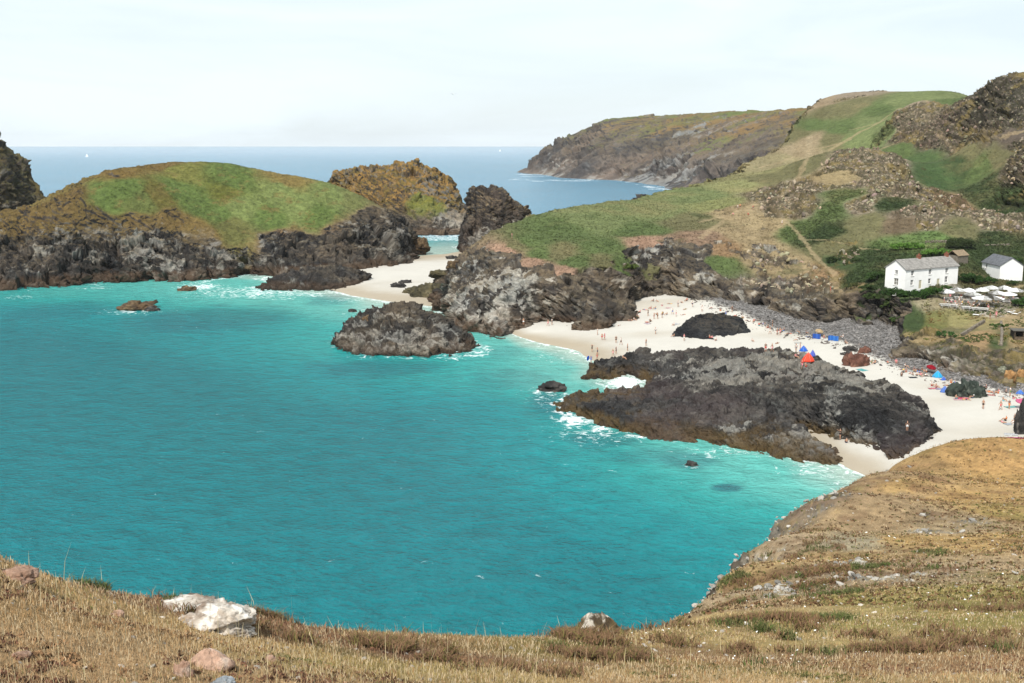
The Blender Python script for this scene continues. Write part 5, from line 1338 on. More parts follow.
def make_lounger():
    t = empty('sun_lounger', (0, 0, 0))
    bm = bmesh.new(); box(bm, -.3, .3, -.9, .4, .3, .36); obj('seat', bm, CANVAS, t)
    bm = bmesh.new(); box(bm, -.3, .3, 0, .75, -.03, .03, Matrix.Translation((0, .4, .33)) @ Matrix.Rotation(R(38), 4, 'X')); obj('backrest', bm, CANVAS, t)
    for x in (-.27, .27):
        for y in (-.8, .35):
            bm = bmesh.new(); tube(bm, (x, y, 0), (x, y, .3), .025, .025, 6); obj('leg', bm, METAL, t)
    return t
lo = make_lounger()
for i, (px, py, lb) in enumerate([(1011, 313.5, 'left one of two white loungers on the bare ground right of the path'), (1016, 315, 'right one of two white loungers on the bare ground right of the path'), (977, 316, 'white lounger alone on the grass in front of the cafe tables')]):
    g_, _, _ = hit(px, py); o = lo if i == 0 else copy_tree(lo)
    o.location = g_; o.rotation_euler.z = R(200 + 15 * i); tag(o, lb, 'lounger', 'white loungers by the cafe')

# ------------------------------------------------------------------ people
def skeleton(pose):
    J = {}
    def s(n, x, y, z): J[n] = Vector((x, y, z))
    if pose in ('stand', 'walk', 'reach'):
        s('pelvis', 0, 0, .95); s('waist', 0, 0, 1.1); s('chest', 0, .0, 1.32); s('neck', 0, -.01, 1.47); s('headb', 0, -.02, 1.56); s('head', 0, -.025, 1.66)
        st = {'stand': .04, 'walk': .28, 'reach': .1}[pose]
        for k, sg in (('l', -1), ('r', 1)):
            f = st * sg
            s('hip' + k, sg * .09, 0, .9); s('knee' + k, sg * .1, -f * .6 - .02, .5); s('ankle' + k, sg * .1, -f + .03, .09); s('toe' + k, sg * .11, -f - .13, .035)
            s('sh' + k, sg * .18, 0, 1.4)
            if pose == 'reach': s('el' + k, sg * .34, -.12, 1.35); s('wr' + k, sg * .4, -.3, 1.5); s('hand' + k, sg * .41, -.36, 1.56)
            else: s('el' + k, sg * .24, f * .5 + .02, 1.12); s('wr' + k, sg * .25, f * .8 - .06, .88); s('hand' + k, sg * .25, f * .85 - .09, .8)
    elif pose in ('sit', 'sit_chair'):
        h = 0 if pose == 'sit' else .42
        s('pelvis', 0, 0, .12 + h); s('waist', 0, .03, .28 + h); s('chest', 0, .05, .5 + h); s('neck', 0, .02, .66 + h); s('headb', 0, 0, .75 + h); s('head', 0, -.01, .85 + h)
        for k, sg in (('l', -1), ('r', 1)):
            s('hip' + k, sg * .09, -.04, .11 + h)
            if pose == 'sit': s('knee' + k, sg * .15, -.42, .42); s('ankle' + k, sg * .12, -.66, .09); s('toe' + k, sg * .13, -.8, .04)
            else: s('knee' + k, sg * .12, -.45, .5); s('ankle' + k, sg * .12, -.5, .09); s('toe' + k, sg * .13, -.65, .04)
            s('sh' + k, sg * .18, .04, .6 + h); s('el' + k, sg * .25, -.08, .38 + h); s('wr' + k, sg * .17, -.3, .38 + h); s('hand' + k, sg * .15, -.37, .38 + h)
    else:  # lie
        s('pelvis', 0, 0, .11); s('waist', 0, .15, .11); s('chest', 0, .37, .13); s('neck', 0, .52, .13); s('headb', 0, .6, .14); s('head', 0, .7, .15)
        for k, sg in (('l', -1), ('r', 1)):
            s('hip' + k, sg * .09, -.05, .1); s('knee' + k, sg * .12, -.42, .14 + (.16 if sg > 0 else 0)); s('ankle' + k, sg * .13, -.82 + (.12 if sg > 0 else 0), .07); s('toe' + k, sg * .14, -.88 + (.1 if sg > 0 else 0), .16)
            s('sh' + k, sg * .18, .45, .12); s('el' + k, sg * .3, .25, .08); s('wr' + k, sg * .32, 0, .06); s('hand' + k, sg * .32, -.08, .05)
    E = [('pelvis', 'waist'), ('waist', 'chest'), ('chest', 'neck'), ('neck', 'headb'), ('headb', 'head')]
    for k in 'lr': E += [('pelvis', 'hip' + k), ('hip' + k, 'knee' + k), ('knee' + k, 'ankle' + k), ('ankle' + k, 'toe' + k), ('chest', 'sh' + k), ('sh' + k, 'el' + k), ('el' + k, 'wr' + k), ('wr' + k, 'hand' + k)]
    Rr = dict(pelvis=.135, waist=.12, chest=.145, neck=.055, headb=.075, head=.1, hip=.095, knee=.06, ankle=.042, toe=.035, sh=.065, el=.042, wr=.03, hand=.035)
    return J, E, Rr
SKIN = cm('skin', lin(206, 160, 132, .66), rough=.6, var=.05); HAIRC = [cm('hair_dark', lin(60, 46, 38)), cm('hair_brown', lin(104, 78, 54)), cm('hair_blond', lin(178, 148, 100))]
def body_mesh(pose):
    J, E, Rr = skeleton(pose); names = list(J)
    me = bpy.data.meshes.new('sk'); me.from_pydata([J[n][:] for n in names], [(names.index(a), names.index(b)) for a, b in E], [])
    o = bpy.data.objects.new('sk', me); COL.objects.link(o)
    md = o.modifiers.new('s', 'SKIN'); md.use_smooth_shade = True
    for i, n in enumerate(names):
        k = n if n in Rr else n[:-1]; d = me.skin_vertices[0].data[i]; r = Rr[k]; d.radius = (r, r * (.75 if k in ('chest', 'waist', 'pelvis') and pose != 'lie' else 1)); d.use_root = (n == 'pelvis')
    sb = o.modifiers.new('b', 'SUBSURF'); sb.levels = 1
    bpy.context.view_layer.update()
    dg = bpy.context.evaluated_depsgraph_get()
    m2 = bpy.data.meshes.new_from_object(o.evaluated_get(dg)); m2.name = 'body'
    bpy.data.objects.remove(o); bpy.data.meshes.remove(me)
    m2.materials.clear(); m2.materials.append(SKIN)
    return m2, J, E
def part_from(me, J, E, want, grow, name, extra=None):
    V_ = np.array([v.co[:] for v in me.vertices]); Nn = np.array([v.normal[:] for v in me.vertices])
    best = np.full(len(V_), 9.); who = np.zeros(len(V_), int); tt = np.zeros(len(V_))
    for i, (a, b) in enumerate(E):
        A_, B_ = np.array(J[a]), np.array(J[b]); d = B_ - A_
        t = np.clip(((V_ - A_) @ d) / (d @ d), 0, 1); q = np.linalg.norm(V_ - A_ - t[:, None] * d, axis=1)
        m = q < best - 1e-4; best[m] = q[m]; who[m] = i; tt[m] = t[m]
    ok = np.array([want(E[w][0], E[w][1], t, v) for w, t, v in zip(who, tt, V_)])
    fs = [list(p.vertices) for p in me.polygons if all(ok[list(p.vertices)])]
    used = sorted({i for f in fs for i in f}); mp_ = {u: k for k, u in enumerate(used)}
    if not used: used = [0]; 
    m2 = bpy.data.meshes.new(name); m2.from_pydata([tuple(V_[u] + Nn[u] * grow) for u in used], [], [[mp_[i] for i in f] for f in fs])
    for p in m2.polygons: p.use_smooth = True
    m2.materials.append(WHITE)
    return m2
POSES = {}
for pose in ('stand', 'walk', 'reach', 'sit', 'sit_chair', 'lie'):
    me, J, E = body_mesh(pose)
    low = part_from(me, J, E, lambda a, b, t, v: (a == 'pelvis') or (a.startswith('hip') and t < .55), .014, 'shorts')
    top = part_from(me, J, E, lambda a, b, t, v: a in ('waist', 'chest') and b != 'neck' or b.startswith('sh') or (a.startswith('sh') and t < .5), .012, 'shirt')
    hc = J['head'] + Vector((0, .02, .015))
    up_ = (J['head'] - J['headb']).normalized()
    hair = part_from(me, J, E, lambda a, b, t, v: b == 'head' and (Vector(v) - hc).dot((up_ + Vector((0, .6, 0)) * (1 if pose != 'lie' else 0)).normalized()) > -.0, .018, 'hair')
    POSES[pose] = (me, low, top, hair)
CL = {'black': (.02, .02, .022), 'navy': (.03, .04, .09), 'white': (.75, .75, .73), 'red': (.55, .05, .05), 'pink': (.75, .25, .32), 'blue': (.06, .2, .55), 'teal': (.05, .35, .4), 'grey': (.2, .2, .21), 'yellow': (.7, .5, .1), 'green': (.1, .25, .1), 'cyan': (.15, .55, .65), 'orange': (.75, .2, .04)}
def cmat(n): return cm('cloth_' + n, CL[n], rough=.9, var=.08)
def over(o, mat): o.material_slots[0].link = 'OBJECT'; o.material_slots[0].material = mat
def person(px, py, pose, low, top, label, rz=None, group=None, z=None):
    loc = hit(px, py)[0]
    t = link('person', POSES[pose][0]); t.location = loc + Vector((0, 0, -.01)); t.rotation_euler.z = rnd.uniform(0, 6.28) if rz is None else R(rz)
    s_ = rnd.uniform(.96, 1.06); t.scale = (s_, s_, s_)
    tag(t, label, 'person', group or 'people on the beach')
    a = link('shorts', POSES[pose][1], t); over(a, cmat(low))
    if top: a = link('shirt', POSES[pose][2], t); over(a, cmat(top))
    a = link('hair', POSES[pose][3], t); over(a, rnd.choice(HAIRC))
    return t
GH, GM, GR, GC = 'people under the headland cliff', 'people on the main sand', 'people on the right-hand sand', 'people at the cafe'
PEOPLE = [
 (597.5, 335, 'stand', 'white', 'white', 'person in white standing at the foot of the headland cliff', GH), (602, 340, 'walk', 'red', None, 'bather in red shorts, left of a pair by the headland cliff', GH), (604.5, 340, 'stand', 'pink', 'pink', 'person in pink, right of a pair by the headland cliff', GH),
 (523.5, 325, 'stand', 'white', None, 'person standing alone at the waterline left of the cave rocks', GH), (548, 326, 'walk', 'pink', None, 'left of two people standing at the cave mouth', GH), (552, 325, 'stand', 'grey', 'white', 'right of two people standing at the cave mouth', GH),
 (616, 343, 'stand', 'black', 'black', 'person in black upright on the open sand', GM), (621, 345, 'walk', 'black', 'white', 'person with white top walking beside the one in black', GM), (646, 346, 'stand', 'grey', None, 'person standing alone mid-sand below the whaleback rock', GM),
 (592, 352, 'reach', 'black', 'black', 'person in black wetsuit at the water\'s edge', GM), (616, 354, 'stand', 'navy', 'navy', 'person in navy near the foam line', GM), (613, 356, 'walk', 'pink', None, 'bather at the foam line left of the one in navy', GM), (627.5, 351, 'stand', 'black', None, 'small figure on wet sand right of the foam line', GM), (623, 359, 'sit', 'black', None, 'person crouching at the foam edge above the platform', GM),
 (597.5, 355, 'reach', 'navy', None, 'bather wading in the foam behind the bodyboarder', GM), (597, 360, 'walk', 'red', None, 'bather wading in the surf right of the bodyboarder', GM), (591, 363, 'stand', 'blue', 'blue', 'bodyboarder in blue standing in the shallow water', GM),
 (655.5, 334, 'walk', 'grey', 'white', 'person in white top walking left of the whaleback rock', GM), (684, 341, 'stand', 'white', 'pink', 'person in pink top standing before the whaleback rock', GM), (674, 337, 'sit', 'grey', None, 'person sitting against the left tip of the whaleback rock', GM),
 (650, 322, 'sit', 'black', 'black', 'person in black sitting near the headland cliff', GM), (647, 322.5, 'lie', 'red', None, 'sunbather lying beside the sitter in black', GM), (619, 325.5, 'lie', 'white', 'white', 'person in white lying against the cliff foot', GM), (630, 320.5, 'lie', 'navy', None, 'sunbather close to the cliff foot', GM), (634, 320.5, 'sit', 'grey', 'white', 'person in white top sitting at the cliff foot', GM),
 (651, 309, 'sit', 'pink', None, 'left sitter of a pair at the top of the small beach', GM), (655.5, 309, 'sit', 'blue', None, 'right sitter of a pair at the top of the small beach', GM),
 (657, 315, 'sit', 'black', 'grey', 'person in grey sitting, left end of the row on the small beach', GM), (663, 314.5, 'sit', 'navy', 'black', 'second sitter in the row on the small beach', GM), (667, 315, 'sit', 'grey', None, 'third sitter in the row on the small beach', GM), (672.5, 314.5, 'walk', 'blue', 'white', 'person in white and blue standing by the row on the small beach', GM), (676, 316.5, 'stand', 'pink', 'white', 'person in pink skirt above the whaleback rock', GM), (674, 325.5, 'sit', 'white', 'white', 'person in white sitting left of the whaleback rock top', GM),
 (654, 319, 'stand', 'red', None, 'bather in red standing left of the row of sitters', GM), (657.5, 319, 'stand', 'black', None, 'bather in black trunks standing left of the row of sitters', GM),
 (656, 302, 'sit', 'white', 'white', 'person in white sitting on rocks at the very top of the beach', GM), (653.5, 301.5, 'sit', 'grey', 'grey', 'person in grey sitting on rocks at the very top of the beach', GM), (687, 301, 'sit', 'black', 'red', 'person in red and black at the top gap of the sand', GM), (692.5, 307, 'walk', 'navy', 'white', 'person in white by the shingle\'s upper end', GM), (685, 309.5, 'lie', 'green', None, 'sunbather on the sand narrows above the whaleback rock', GM),
 (712, 339, 'sit', 'black', 'pink', 'sitter in pink against the front of the whaleback rock', GM), (716, 340.5, 'sit', 'black', 'white', 'sitter in white against the front of the whaleback rock', GM), (709.5, 338, 'sit', 'red', None, 'bare-backed sitter against the front of the whaleback rock', GM), (752, 341.5, 'sit', 'white', 'white', 'person in white crouched at the right tip of the whaleback rock', GM),
 (772.5, 327, 'stand', 'black', 'black', 'person in black standing at the shingle edge', GM), (777, 335, 'stand', 'red', None, 'bather in red shorts, left of two on the wet strip', GM), (780, 335, 'walk', 'pink', None, 'bather in pink shorts, right of two on the wet strip', GM), (770, 334, 'walk', 'white', None, 'bather in white shorts on the wet strip', GM),
 (765.5, 352, 'stand', 'red', 'black', 'person in black top behind the back edge of the platform', GM), (772, 352, 'walk', 'pink', None, 'person in pink behind the back edge of the platform', GM), (777, 343.5, 'lie', 'black', None, 'dark figure lying on sand behind the platform', GM),
 (797, 341, 'sit', 'white', 'white', 'person in white sitting behind the tents', GM), (796, 352, 'stand', 'grey', 'white', 'person in white standing left of the orange tent', GM), (798.5, 356, 'sit', 'navy', 'white', 'person sitting left of the orange tent', GM), (800, 350, 'stand', 'pink', None, 'bather in pink left of the blue tent', GM), (802, 369, 'walk', 'pink', 'red', 'person in red walking between the orange tent and the platform', GM), (805.5, 367, 'sit', 'red', None, 'child in red sitting in front of the orange tent', GM), (795.5, 358, 'sit', 'black', 'pink', 'person in pink sitting at the platform\'s back edge by the tents', GM),
 (702, 311.5, 'stand', 'white', 'white', 'person in white at the back of the whaleback rock', GM), (732, 312.5, 'walk', 'black', 'black', 'person in black on the shingle behind the whaleback rock', GM), (843, 338, 'sit', 'white', 'white', 'person in white sitting right of the blue windbreaks', GM), (845.5, 343.5, 'sit', 'black', 'grey', 'person in grey sitting below the right windbreak', GM), (824, 338, 'sit', 'pink', None, 'sunbather sitting between the two blue windbreaks', GM), (814, 338, 'sit', 'red', None, 'sunbather sitting left of the left blue windbreak', GM),
 (830.5, 293, 'stand', 'red', 'red', 'person in red standing on the rocky slope above the shingle', 'walkers on the hill'),
 (737.5, 210, 'stand', 'grey', 'white', 'walker in white on the bare path across the headland', 'walkers on the hill'), (753, 210, 'walk', 'navy', 'red', 'walker in red on the bare path across the headland', 'walkers on the hill'), (733, 215, 'sit', 'grey', 'pink', 'walker in pink resting below the headland path', 'walkers on the hill'), (748, 215, 'sit', 'red', 'red', 'walker in red resting below the headland path', 'walkers on the hill'), (782, 225, 'walk', 'white', 'white', 'walker in white where the path enters the rocks', 'walkers on the hill'), (740, 209, 'stand', 'black', 'orange', 'walker in orange beside the one in white on the headland path', 'walkers on the hill'),
 (512, 239, 'stand', 'grey', 'pink', 'walker in pink at the seaward tip of the green headland', 'walkers on the hill'),
 (875, 364, 'sit', 'navy', None, 'sitter leaning right of the reddish brown rock', GR), (872, 363, 'sit', 'green', 'green', 'sitter in green right of the reddish brown rock', GR), (888, 362.5, 'lie', 'red', None, 'lone sunbather lying below the shingle, left one', GR), (896, 363, 'sit', 'pink', 'pink', 'person in pink sitting below the shingle', GR), (901.5, 376.5, 'sit', 'black', 'black', 'person in black sitting below the crowded patch', GR),
 (936, 387.5, 'sit', 'pink', None, 'sunbather in pink left of the small blue tent', GR), (931.5, 386, 'sit', 'red', 'white', 'person in white left of the small blue tent', GR), (951, 383, 'sit', 'orange', None, 'sunbather behind the left dark green rock', GR), (949, 386, 'lie', 'yellow', None, 'sunbather lying between the small blue tent and the dark green rock', GR),
 (986, 389, 'sit', 'black', 'navy', 'person in navy sitting right of the dark green rocks', GR), (993, 393, 'lie', 'red', None, 'sunbather lying right of the dark green rocks', GR), (998.5, 393.5, 'sit', 'orange', 'pink', 'person in pink sitting right of the dark green rocks', GR), (983, 409, 'stand', 'black', None, 'bather standing on open sand right of the dark green rocks', GR), (1000.5, 410, 'walk', 'red', None, 'bather in red walking on open sand near the right edge', GR),
 (1003, 422.5, 'lie', 'pink', None, 'sunbather lying beside the tall black rock', GR), (1006, 421, 'sit', 'black', 'orange', 'person in orange sitting beside the tall black rock', GR), (1014, 424, 'stand', 'grey', 'grey', 'person in grey standing against the tall black rock', GR), (1012, 425, 'sit', 'white', 'white', 'person in white sitting against the tall black rock', GR),
 (907, 431, 'stand', 'white', 'black', 'person in black top standing on the right end of the platform', GR), (840, 439, 'reach', 'black', 'black', 'person in black wading in the pool behind the platform', GR), (846.5, 443, 'sit', 'navy', None, 'person low in the pool behind the platform', GR),
 (990, 319.5, 'stand', 'black', 'black', 'tall person in black standing on the cafe path', GC), (996, 318, 'walk', 'pink', 'pink', 'person in pink walking on the cafe path', GC)]
for a in PEOPLE: person(a[0], a[1], a[2], a[3], a[4], a[5], None, a[6])
tops = ['white', 'black', 'red', 'pink', 'grey', 'blue', 'navy', 'white', 'yellow']
# the crowded patch below the shingle: nothing in the photo tells these apart
for k, (px, py) in enumerate([(903, 370), (906, 372), (909, 369.5), (911.5, 374), (914, 371), (916, 376), (918, 372), (920.5, 376.5), (922, 371.5), (924.5, 375), (926.5, 372.5), (905, 367.5)]):
    person(px, py, 'sit' if k % 3 else 'lie', rnd.choice(list(CL)), rnd.choice(tops + [None]), 'one of the beachgoers packed together left of the cyan tent', None, 'people packed together left of the cyan tent')
for k, (px, py) in enumerate([(944, 303.5), (947.5, 305), (951, 304), (955, 305.5), (959, 303), (962, 306), (965, 303), (968, 306), (971, 302), (973.5, 307), (977, 304), (979, 308), (982, 303), (986, 306), (988, 309), (993, 303), (998, 303), (1003, 301), (1009, 303), (1013, 300), (950, 299), (961, 299), (984, 300)]):
    person(px, py, 'sit_chair' if k % 4 else 'stand', rnd.choice(tops), rnd.choice(tops), 'one of the customers crowded around the picnic tables under the parasols', None, 'customers at the cafe tables')
for k, (px, py) in enumerate([(955, 385), (958, 387), (964, 389.5), (970, 394), (973, 398), (966, 400), (956, 399), (950, 394), (980, 391), (989, 392), (1006, 393), (1010, 396), (1013, 399), (948, 389), (1003, 401), (1009, 409)]):
    person(px, py, ('sit', 'lie', 'sit', 'stand')[k % 4], rnd.choice(list(CL)), rnd.choice(tops + [None, None]), 'one of the sunbathers gathered around the two dark green rocks', None, 'sunbathers around the dark green rocks')
for k, (px, py) in enumerate([(742, 318), (748, 321), (754, 322), (759, 326), (764, 324), (768, 328), (784, 331), (789, 334), (797, 333), (806, 334), (735, 316), (726, 314), (720, 311), (711, 308)]):
    person(px, py, ('sit', 'lie', 'sit')[k % 3], rnd.choice(list(CL)), rnd.choice(tops + [None]), 'one of the people resting along the lower edge of the shingle', None, 'people resting along the shingle edge')
for k, (px, py) in enumerate([(640, 313), (645, 310), (648, 316), (662, 306), (670, 304), (678, 307), (681, 303), (683, 315), (662, 318), (637, 317)]):
    person(px, py, ('sit', 'lie', 'stand')[k % 3], rnd.choice(list(CL)), rnd.choice(tops + [None]), 'one of the people scattered over the top of the small beach', None, 'people at the top of the small beach')
print('people', round(time.time() - T0, 1))

# ------------------------------------------------------------------ beach tents, windbreaks, towels, umbrellas
def tent(px, py, wpx, hpx, colr, label, rz, kind='dome', c2=None):
    loc = hit(px, py)[0]; m = loc.y / FPX; W_, H_ = wpx * m / 2, hpx * m
    t = empty('beach_tent', loc - Vector((0, 0, .02)), R(rz)); tag(t, label, 'beach tent', 'pop-up tents on the sand')
    bm = bmesh.new(); nu, nv = 14, 8; G_ = []
    for i in range(nu + 1):
        a = math.pi * (-.12 + 1.24 * i / nu); row = []
        for j in range(nv + 1):
            b = math.pi / 2 * j / nv
            q_ = (1 - (j / nv) ** 1.35); row.append(bm.verts.new((W_ * math.cos(a) * q_, W_ * .8 * math.sin(a) * q_, H_ * j / nv)))
        G_.append(row)
    for i in range(nu):
        for j in range(nv): bm.faces.new((G_[i][j], G_[i + 1][j], G_[i + 1][j + 1], G_[i][j + 1]))
    bmesh.ops.remove_doubles(bm, verts=bm.verts[:], dist=.001)
    bmesh.ops.solidify(bm, geom=bm.faces[:], thickness=.02)
    obj('canopy', bm, cmx(colr), t, True)
    bm = bmesh.new(); box(bm, -W_ * .9, W_ * .9, -W_ * .5, W_ * .5, .0, .03); obj('groundsheet', bm, cmx(c2 or colr), t)
    bm = bmesh.new()
    for a in (.0, .25, .5, .75, 1.0):
        pr = None
        for j in range(nv + 1):
            b = math.pi / 2 * j / nv; aa = math.pi * (-.1 + 1.2 * a)
            q_ = 1.01 * (1 - (j / nv) ** 1.35); q = (W_ * math.cos(aa) * q_, W_ * .8 * math.sin(aa) * q_, 1.01 * H_ * j / nv)
            if pr: tube(bm, pr, q, .012, .012, 4)
            pr = q
    obj('frame_pole', bm, METAL, t)
def cmx(c): return cm('nylon_%d_%d_%d' % c, lin(*c, .75), rough=.7, var=.05)
tent(808, 361, 14, 9.5, (232, 78, 52), 'orange red beach tent at the front of the group', 190)
tent(803.5, 351, 9, 6, (40, 96, 190), 'blue beach tent behind the orange red one', 160); tent(812.5, 356, 7, 7, (78, 96, 190), 'blue violet beach tent right behind the orange red one', 200)
tent(937.5, 377, 11, 7, (36, 160, 214), 'cyan beach tent right of the packed beachgoers', 170); tent(943.5, 380, 6, 4, (40, 90, 190), 'low dark blue tent touching the cyan tent', 200); tent(944.5, 392, 9, 7, (84, 120, 196), 'small blue dome tent left of the dark green rocks', 180)
tent(1020, 394, 9, 5, (60, 110, 190), 'blue tent on the sand at the right edge', 180)
def windbreak(px, py, wpx, cols_, label, rz):
    loc = hit(px, py)[0]; W_ = wpx * loc.y / FPX
    t = empty('windbreak', loc, R(rz)); tag(t, label, 'windbreak', 'blue windbreaks by the shingle')
    n = 6; pts = [(-W_ / 2 + W_ * k / n, .5 * math.sin(k * .9), 0) for k in range(n + 1)]
    for k in range(n + 1): bm = bmesh.new(); tube(bm, (pts[k][0], pts[k][1], -.2), (pts[k][0], pts[k][1], 1.3), .02, .02, 6); obj('pole', bm, WOODP, t)
    for k in range(n):
        bm = bmesh.new(); a, b = Vector(pts[k]), Vector(pts[k + 1]); d = (b - a).normalized() * .025; nrm = Vector((-d.y, d.x, 0)).normalized() * .008
        q = [a + d - nrm, b - d - nrm, b - d + nrm, a + d + nrm]
        lo_ = [bm.verts.new((v.x, v.y, .08)) for v in q]; hi = [bm.verts.new((v.x, v.y, 1.15)) for v in q]
        bm.faces.new(lo_); bm.faces.new(hi)
        for i in range(4): bm.faces.new((lo_[i], lo_[(i + 1) % 4], hi[(i + 1) % 4], hi[i]))
        obj('panel', bm, cmx(cols_[k % len(cols_)]), t)
windbreak(816, 339, 8, [(40, 90, 180), (60, 110, 200)], 'left blue windbreak, below the cream umbrella', 8)
windbreak(833, 341, 10, [(40, 110, 200), (60, 130, 210)], 'right blue windbreak at the shingle edge', -6)
def sunshade(px, py, mat, label, s=.6):
    o = make_umbrella(mat, 1.1, 2.0); g_ = hit(px, py)[0]; o.location = g_; o.scale = (s * 1.4,) * 3; o.rotation_euler = (R(12), R(8), 0)
    tag(o, label, 'umbrella', 'sun umbrellas on the sand')
sunshade(818, 336, cmx((226, 200, 160)), 'cream sun umbrella above the blue windbreak')
sunshade(967.5, 391, cmx((232, 60, 130)), 'pink sun umbrella between the two dark green rocks'); sunshade(1019, 408, cmx((236, 130, 170)), 'pale pink sun umbrella at the right edge of the sand'); sunshade(929.5, 373, cmx((180, 30, 50)), 'dark red sun umbrella left of the cyan tent')
def towel(px, py, w_, l_, colr, label, rz):
    loc, nor, _ = hit(px, py); n = 6
    bm = bmesh.new(); ca, sa = math.cos(R(rz)), math.sin(R(rz)); g = []
    for i in range(n + 1):
        r_ = []
        for j in range(n + 1):
            x, y = (i / n - .5) * w_, (j / n - .5) * l_
            X_, Y_ = x * ca - y * sa, x * sa + y * ca
            r_.append(bm.verts.new((X_, Y_, -max(-.2, min(.2, nor.x / max(nor.z, .3))) * X_ - max(-.2, min(.2, nor.y / max(nor.z, .3))) * Y_ + .03 + .02 * math.sin(i * 2.1 + j * 1.3))))
        g.append(r_)
    for i in range(n):
        for j in range(n): bm.faces.new((g[i][j], g[i + 1][j], g[i + 1][j + 1], g[i][j + 1]))
    bmesh.ops.solidify(bm, geom=bm.faces[:], thickness=.015)
    o = obj('towel', bm, cmx(colr), None, True); o.location = loc; tag(o, label, 'towel', 'towels spread on the sand')
for a in [(862, 370, 1.4, 2.2, (130, 210, 210), 'cyan towel in front of the reddish brown rock', 20), (861.5, 363, .9, 1.2, (236, 120, 120), 'pink towel draped on the reddish brown rock', 0), (962, 398.5, 1.6, 2.2, (236, 110, 140), 'pink towel in front of the dark green rocks', 60), (958.5, 399.5, 1.2, 1.6, (240, 200, 205), 'pale pink towel beside the pink one by the dark green rocks', 80),
  (1017, 438, 1.9, 1.5, (238, 84, 150), 'bright pink towel near the foreground slope', 20), (1011, 434.5, 1.4, 1.9, (236, 236, 236), 'white towel behind the bright pink towel', 70), (1011, 407, 2.0, 1.2, (160, 220, 214), 'pale cyan towel near the right edge', 10), (1010, 424, 1.8, 1.2, (220, 226, 232), 'white towel beside the tall black rock', 10), (1004, 396.5, 1.8, 1.0, (240, 240, 236), 'white towel right of the pink sunbathers', 20),
  (933, 388.5, 1.6, 1.1, (236, 150, 160), 'pink towel left of the small blue tent', 0), (939, 389, 1.2, 1.0, (190, 190, 226), 'lilac towel touching the small blue tent', 0), (913, 377.5, 1.5, 1.2, (70, 72, 80), 'dark blanket in front of the packed beachgoers', 0), (908, 371, 1.6, 1.2, (214, 214, 214), 'white blanket among the packed beachgoers', 0), (918, 369.5, 1.6, 1.2, (120, 60, 60), 'maroon blanket behind the packed beachgoers', 0),
  (676, 324, 1.2, 1.8, (236, 236, 236), 'white towel above the left tip of the whaleback rock', 30), (647.5, 323.5, 1.2, 1.8, (230, 214, 220), 'pale towel beside the sitter in black', 20), (809, 337, 1.2, 1.6, (60, 110, 190), 'blue towel left of the blue windbreaks', 10), (798, 343, 1.5, 1.2, (224, 224, 220), 'white towel behind the tents', 0), (668, 308, 1.1, 1.6, (236, 200, 200), 'pink towel at the top of the small beach', 40), (990, 395, 1.3, 1.8, (234, 180, 170), 'peach towel right of the dark green rocks', 70)]:
    towel(*a)
# bodyboard held by the person in blue
g_ = hit(590, 363)[0]
bm = bmesh.new(); bmesh.ops.create_uvsphere(bm, u_segments=16, v_segments=8, radius=1)
for v in bm.verts: v.co = Vector((v.co.x * .28, v.co.y * .035, v.co.z * .55))
o = obj('bodyboard', bm, cmx((30, 90, 190)), None, True); o.location = g_ + Vector((-.42, -.05, 1.0)); o.rotation_euler = (R(8), R(6), R(20)); tag(o, 'blue bodyboard held upright by the person in the shallow water', 'bodyboard')

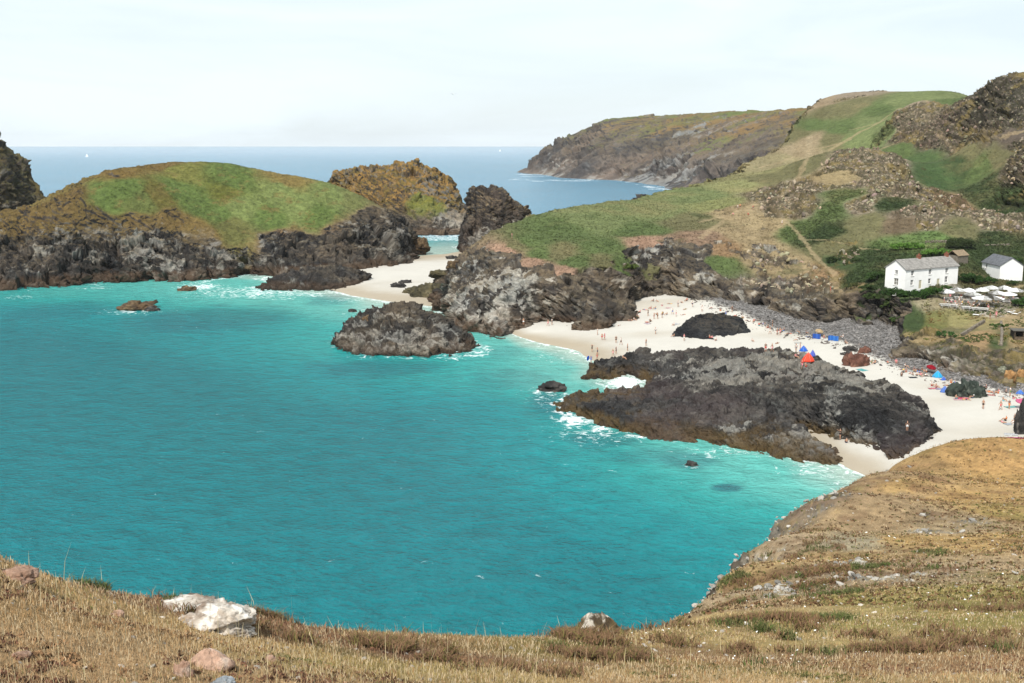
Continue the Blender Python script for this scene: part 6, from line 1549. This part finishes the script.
# ------------------------------------------------------------------ boats and a gull
def sailboat(px, py, s, label):
    x, y, z = atZ(px, py, 0)
    t = empty('sailboat', (x, y, .0), R(15)); t.scale = (s, s, s); tag(t, label, 'sailboat', 'sailboats offshore')
    bm = bmesh.new(); n = 12; ring = []
    for i in range(n + 1):
        u = -1 + 2 * i / n; w_ = 1.3 * (1 - abs(u) ** 2.5) ** .8 + .02
        ring.append([bm.verts.new(p) for p in ((u * 4.6, -w_, 1.0), (u * 4.3, -w_ * .6, .1), (u * 4.1, 0, -.4), (u * 4.3, w_ * .6, .1), (u * 4.6, w_, 1.0))])
    for a, b in zip(ring[:-1], ring[1:]):
        for k in range(4): bm.faces.new((a[k], b[k], b[k + 1], a[k + 1]))
        bm.faces.new((a[4], b[4], b[0], a[0]))
    bm.faces.new(ring[0]); bm.faces.new(ring[-1][::-1]); obj('hull', bm, CANVAS, t, True)
    bm = bmesh.new(); tube(bm, (.6, 0, .9), (.6, 0, 12), .07, .05); obj('mast', bm, METAL, t)
    for nm, pts in (('mainsail', [(.4, 0, 1.8), (-4, .5, 1.8), (.4, 0, 11.6)]), ('jib', [(.8, 0, 10), (4.3, 0, 1.2), (1.0, .5, 1.6)])):
        bm = bmesh.new(); a = [bm.verts.new(p) for p in pts]; b = [bm.verts.new((p[0], p[1] + .04, p[2])) for p in pts]; bm.faces.new(a); bm.faces.new(b[::-1])
        for k in range(3): bm.faces.new((a[k], a[(k + 1) % 3], b[(k + 1) % 3], b[k]))
        obj(nm, bm, CANVAS, t)
sailboat(87, 157, 1.0, 'white sailboat on the open sea beyond the left island')
sailboat(500, 151.5, 1.1, 'tiny white sailboat near the horizon in the middle')
x, y, z = atD(453, 94, 160)
t = empty('seagull', (x, y, z), R(30)); tag(t, 'seagull in flight against the sky above the islet', 'seagull')
bm = bmesh.new(); bmesh.ops.create_uvsphere(bm, u_segments=12, v_segments=8, radius=1)
for v in bm.verts:
    k = 1 - .5 * max(0, -v.co.y); v.co = Vector((v.co.x * .07 * k, v.co.y * .26, v.co.z * .07 * k))
obj('body', bm, WHITE, t, True)
for sg in (-1, 1):
    bm = bmesh.new(); pr = [(0, .08), (.3, .1), (.62, -.02), (.62, -.05), (.3, -.05), (0, -.08)]
    zz = [0, .1, .02, .02, .1, 0]
    a = [bm.verts.new((sg * p[0], p[1], q + .01)) for p, q in zip(pr, zz)]; b = [bm.verts.new((sg * p[0], p[1], q - .01)) for p, q in zip(pr, zz)]
    bm.faces.new((a[0], a[1], a[4], a[5])); bm.faces.new((a[1], a[2], a[3], a[4])); bm.faces.new((b[0], b[1], b[4], b[5])); bm.faces.new((b[1], b[2], b[3], b[4]))
    for k in range(6): bm.faces.new((a[k], a[(k + 1) % 6], b[(k + 1) % 6], b[k]))
    obj('wing', bm, cm('gull_grey', (.45, .46, .48)), t)
bm = bmesh.new(); box(bm, -9800, 9800, -60, 13600, -61, 130)
M_H = bpy.data.materials.new('haze'); M_H.use_nodes = True; nt = M_H.node_tree; nt.nodes.clear()
o_ = nt.nodes.new('ShaderNodeOutputMaterial'); pv = nt.nodes.new('ShaderNodeVolumePrincipled')
pv.inputs['Color'].default_value = (.93, .97, 1, 1); pv.inputs['Density'].default_value = .000028; pv.inputs['Anisotropy'].default_value = .0
nt.links.new(pv.outputs['Volume'], o_.inputs['Volume'])
tag(obj('haze', bm, M_H), kind='stuff')
print('done', round(time.time() - T0, 1))
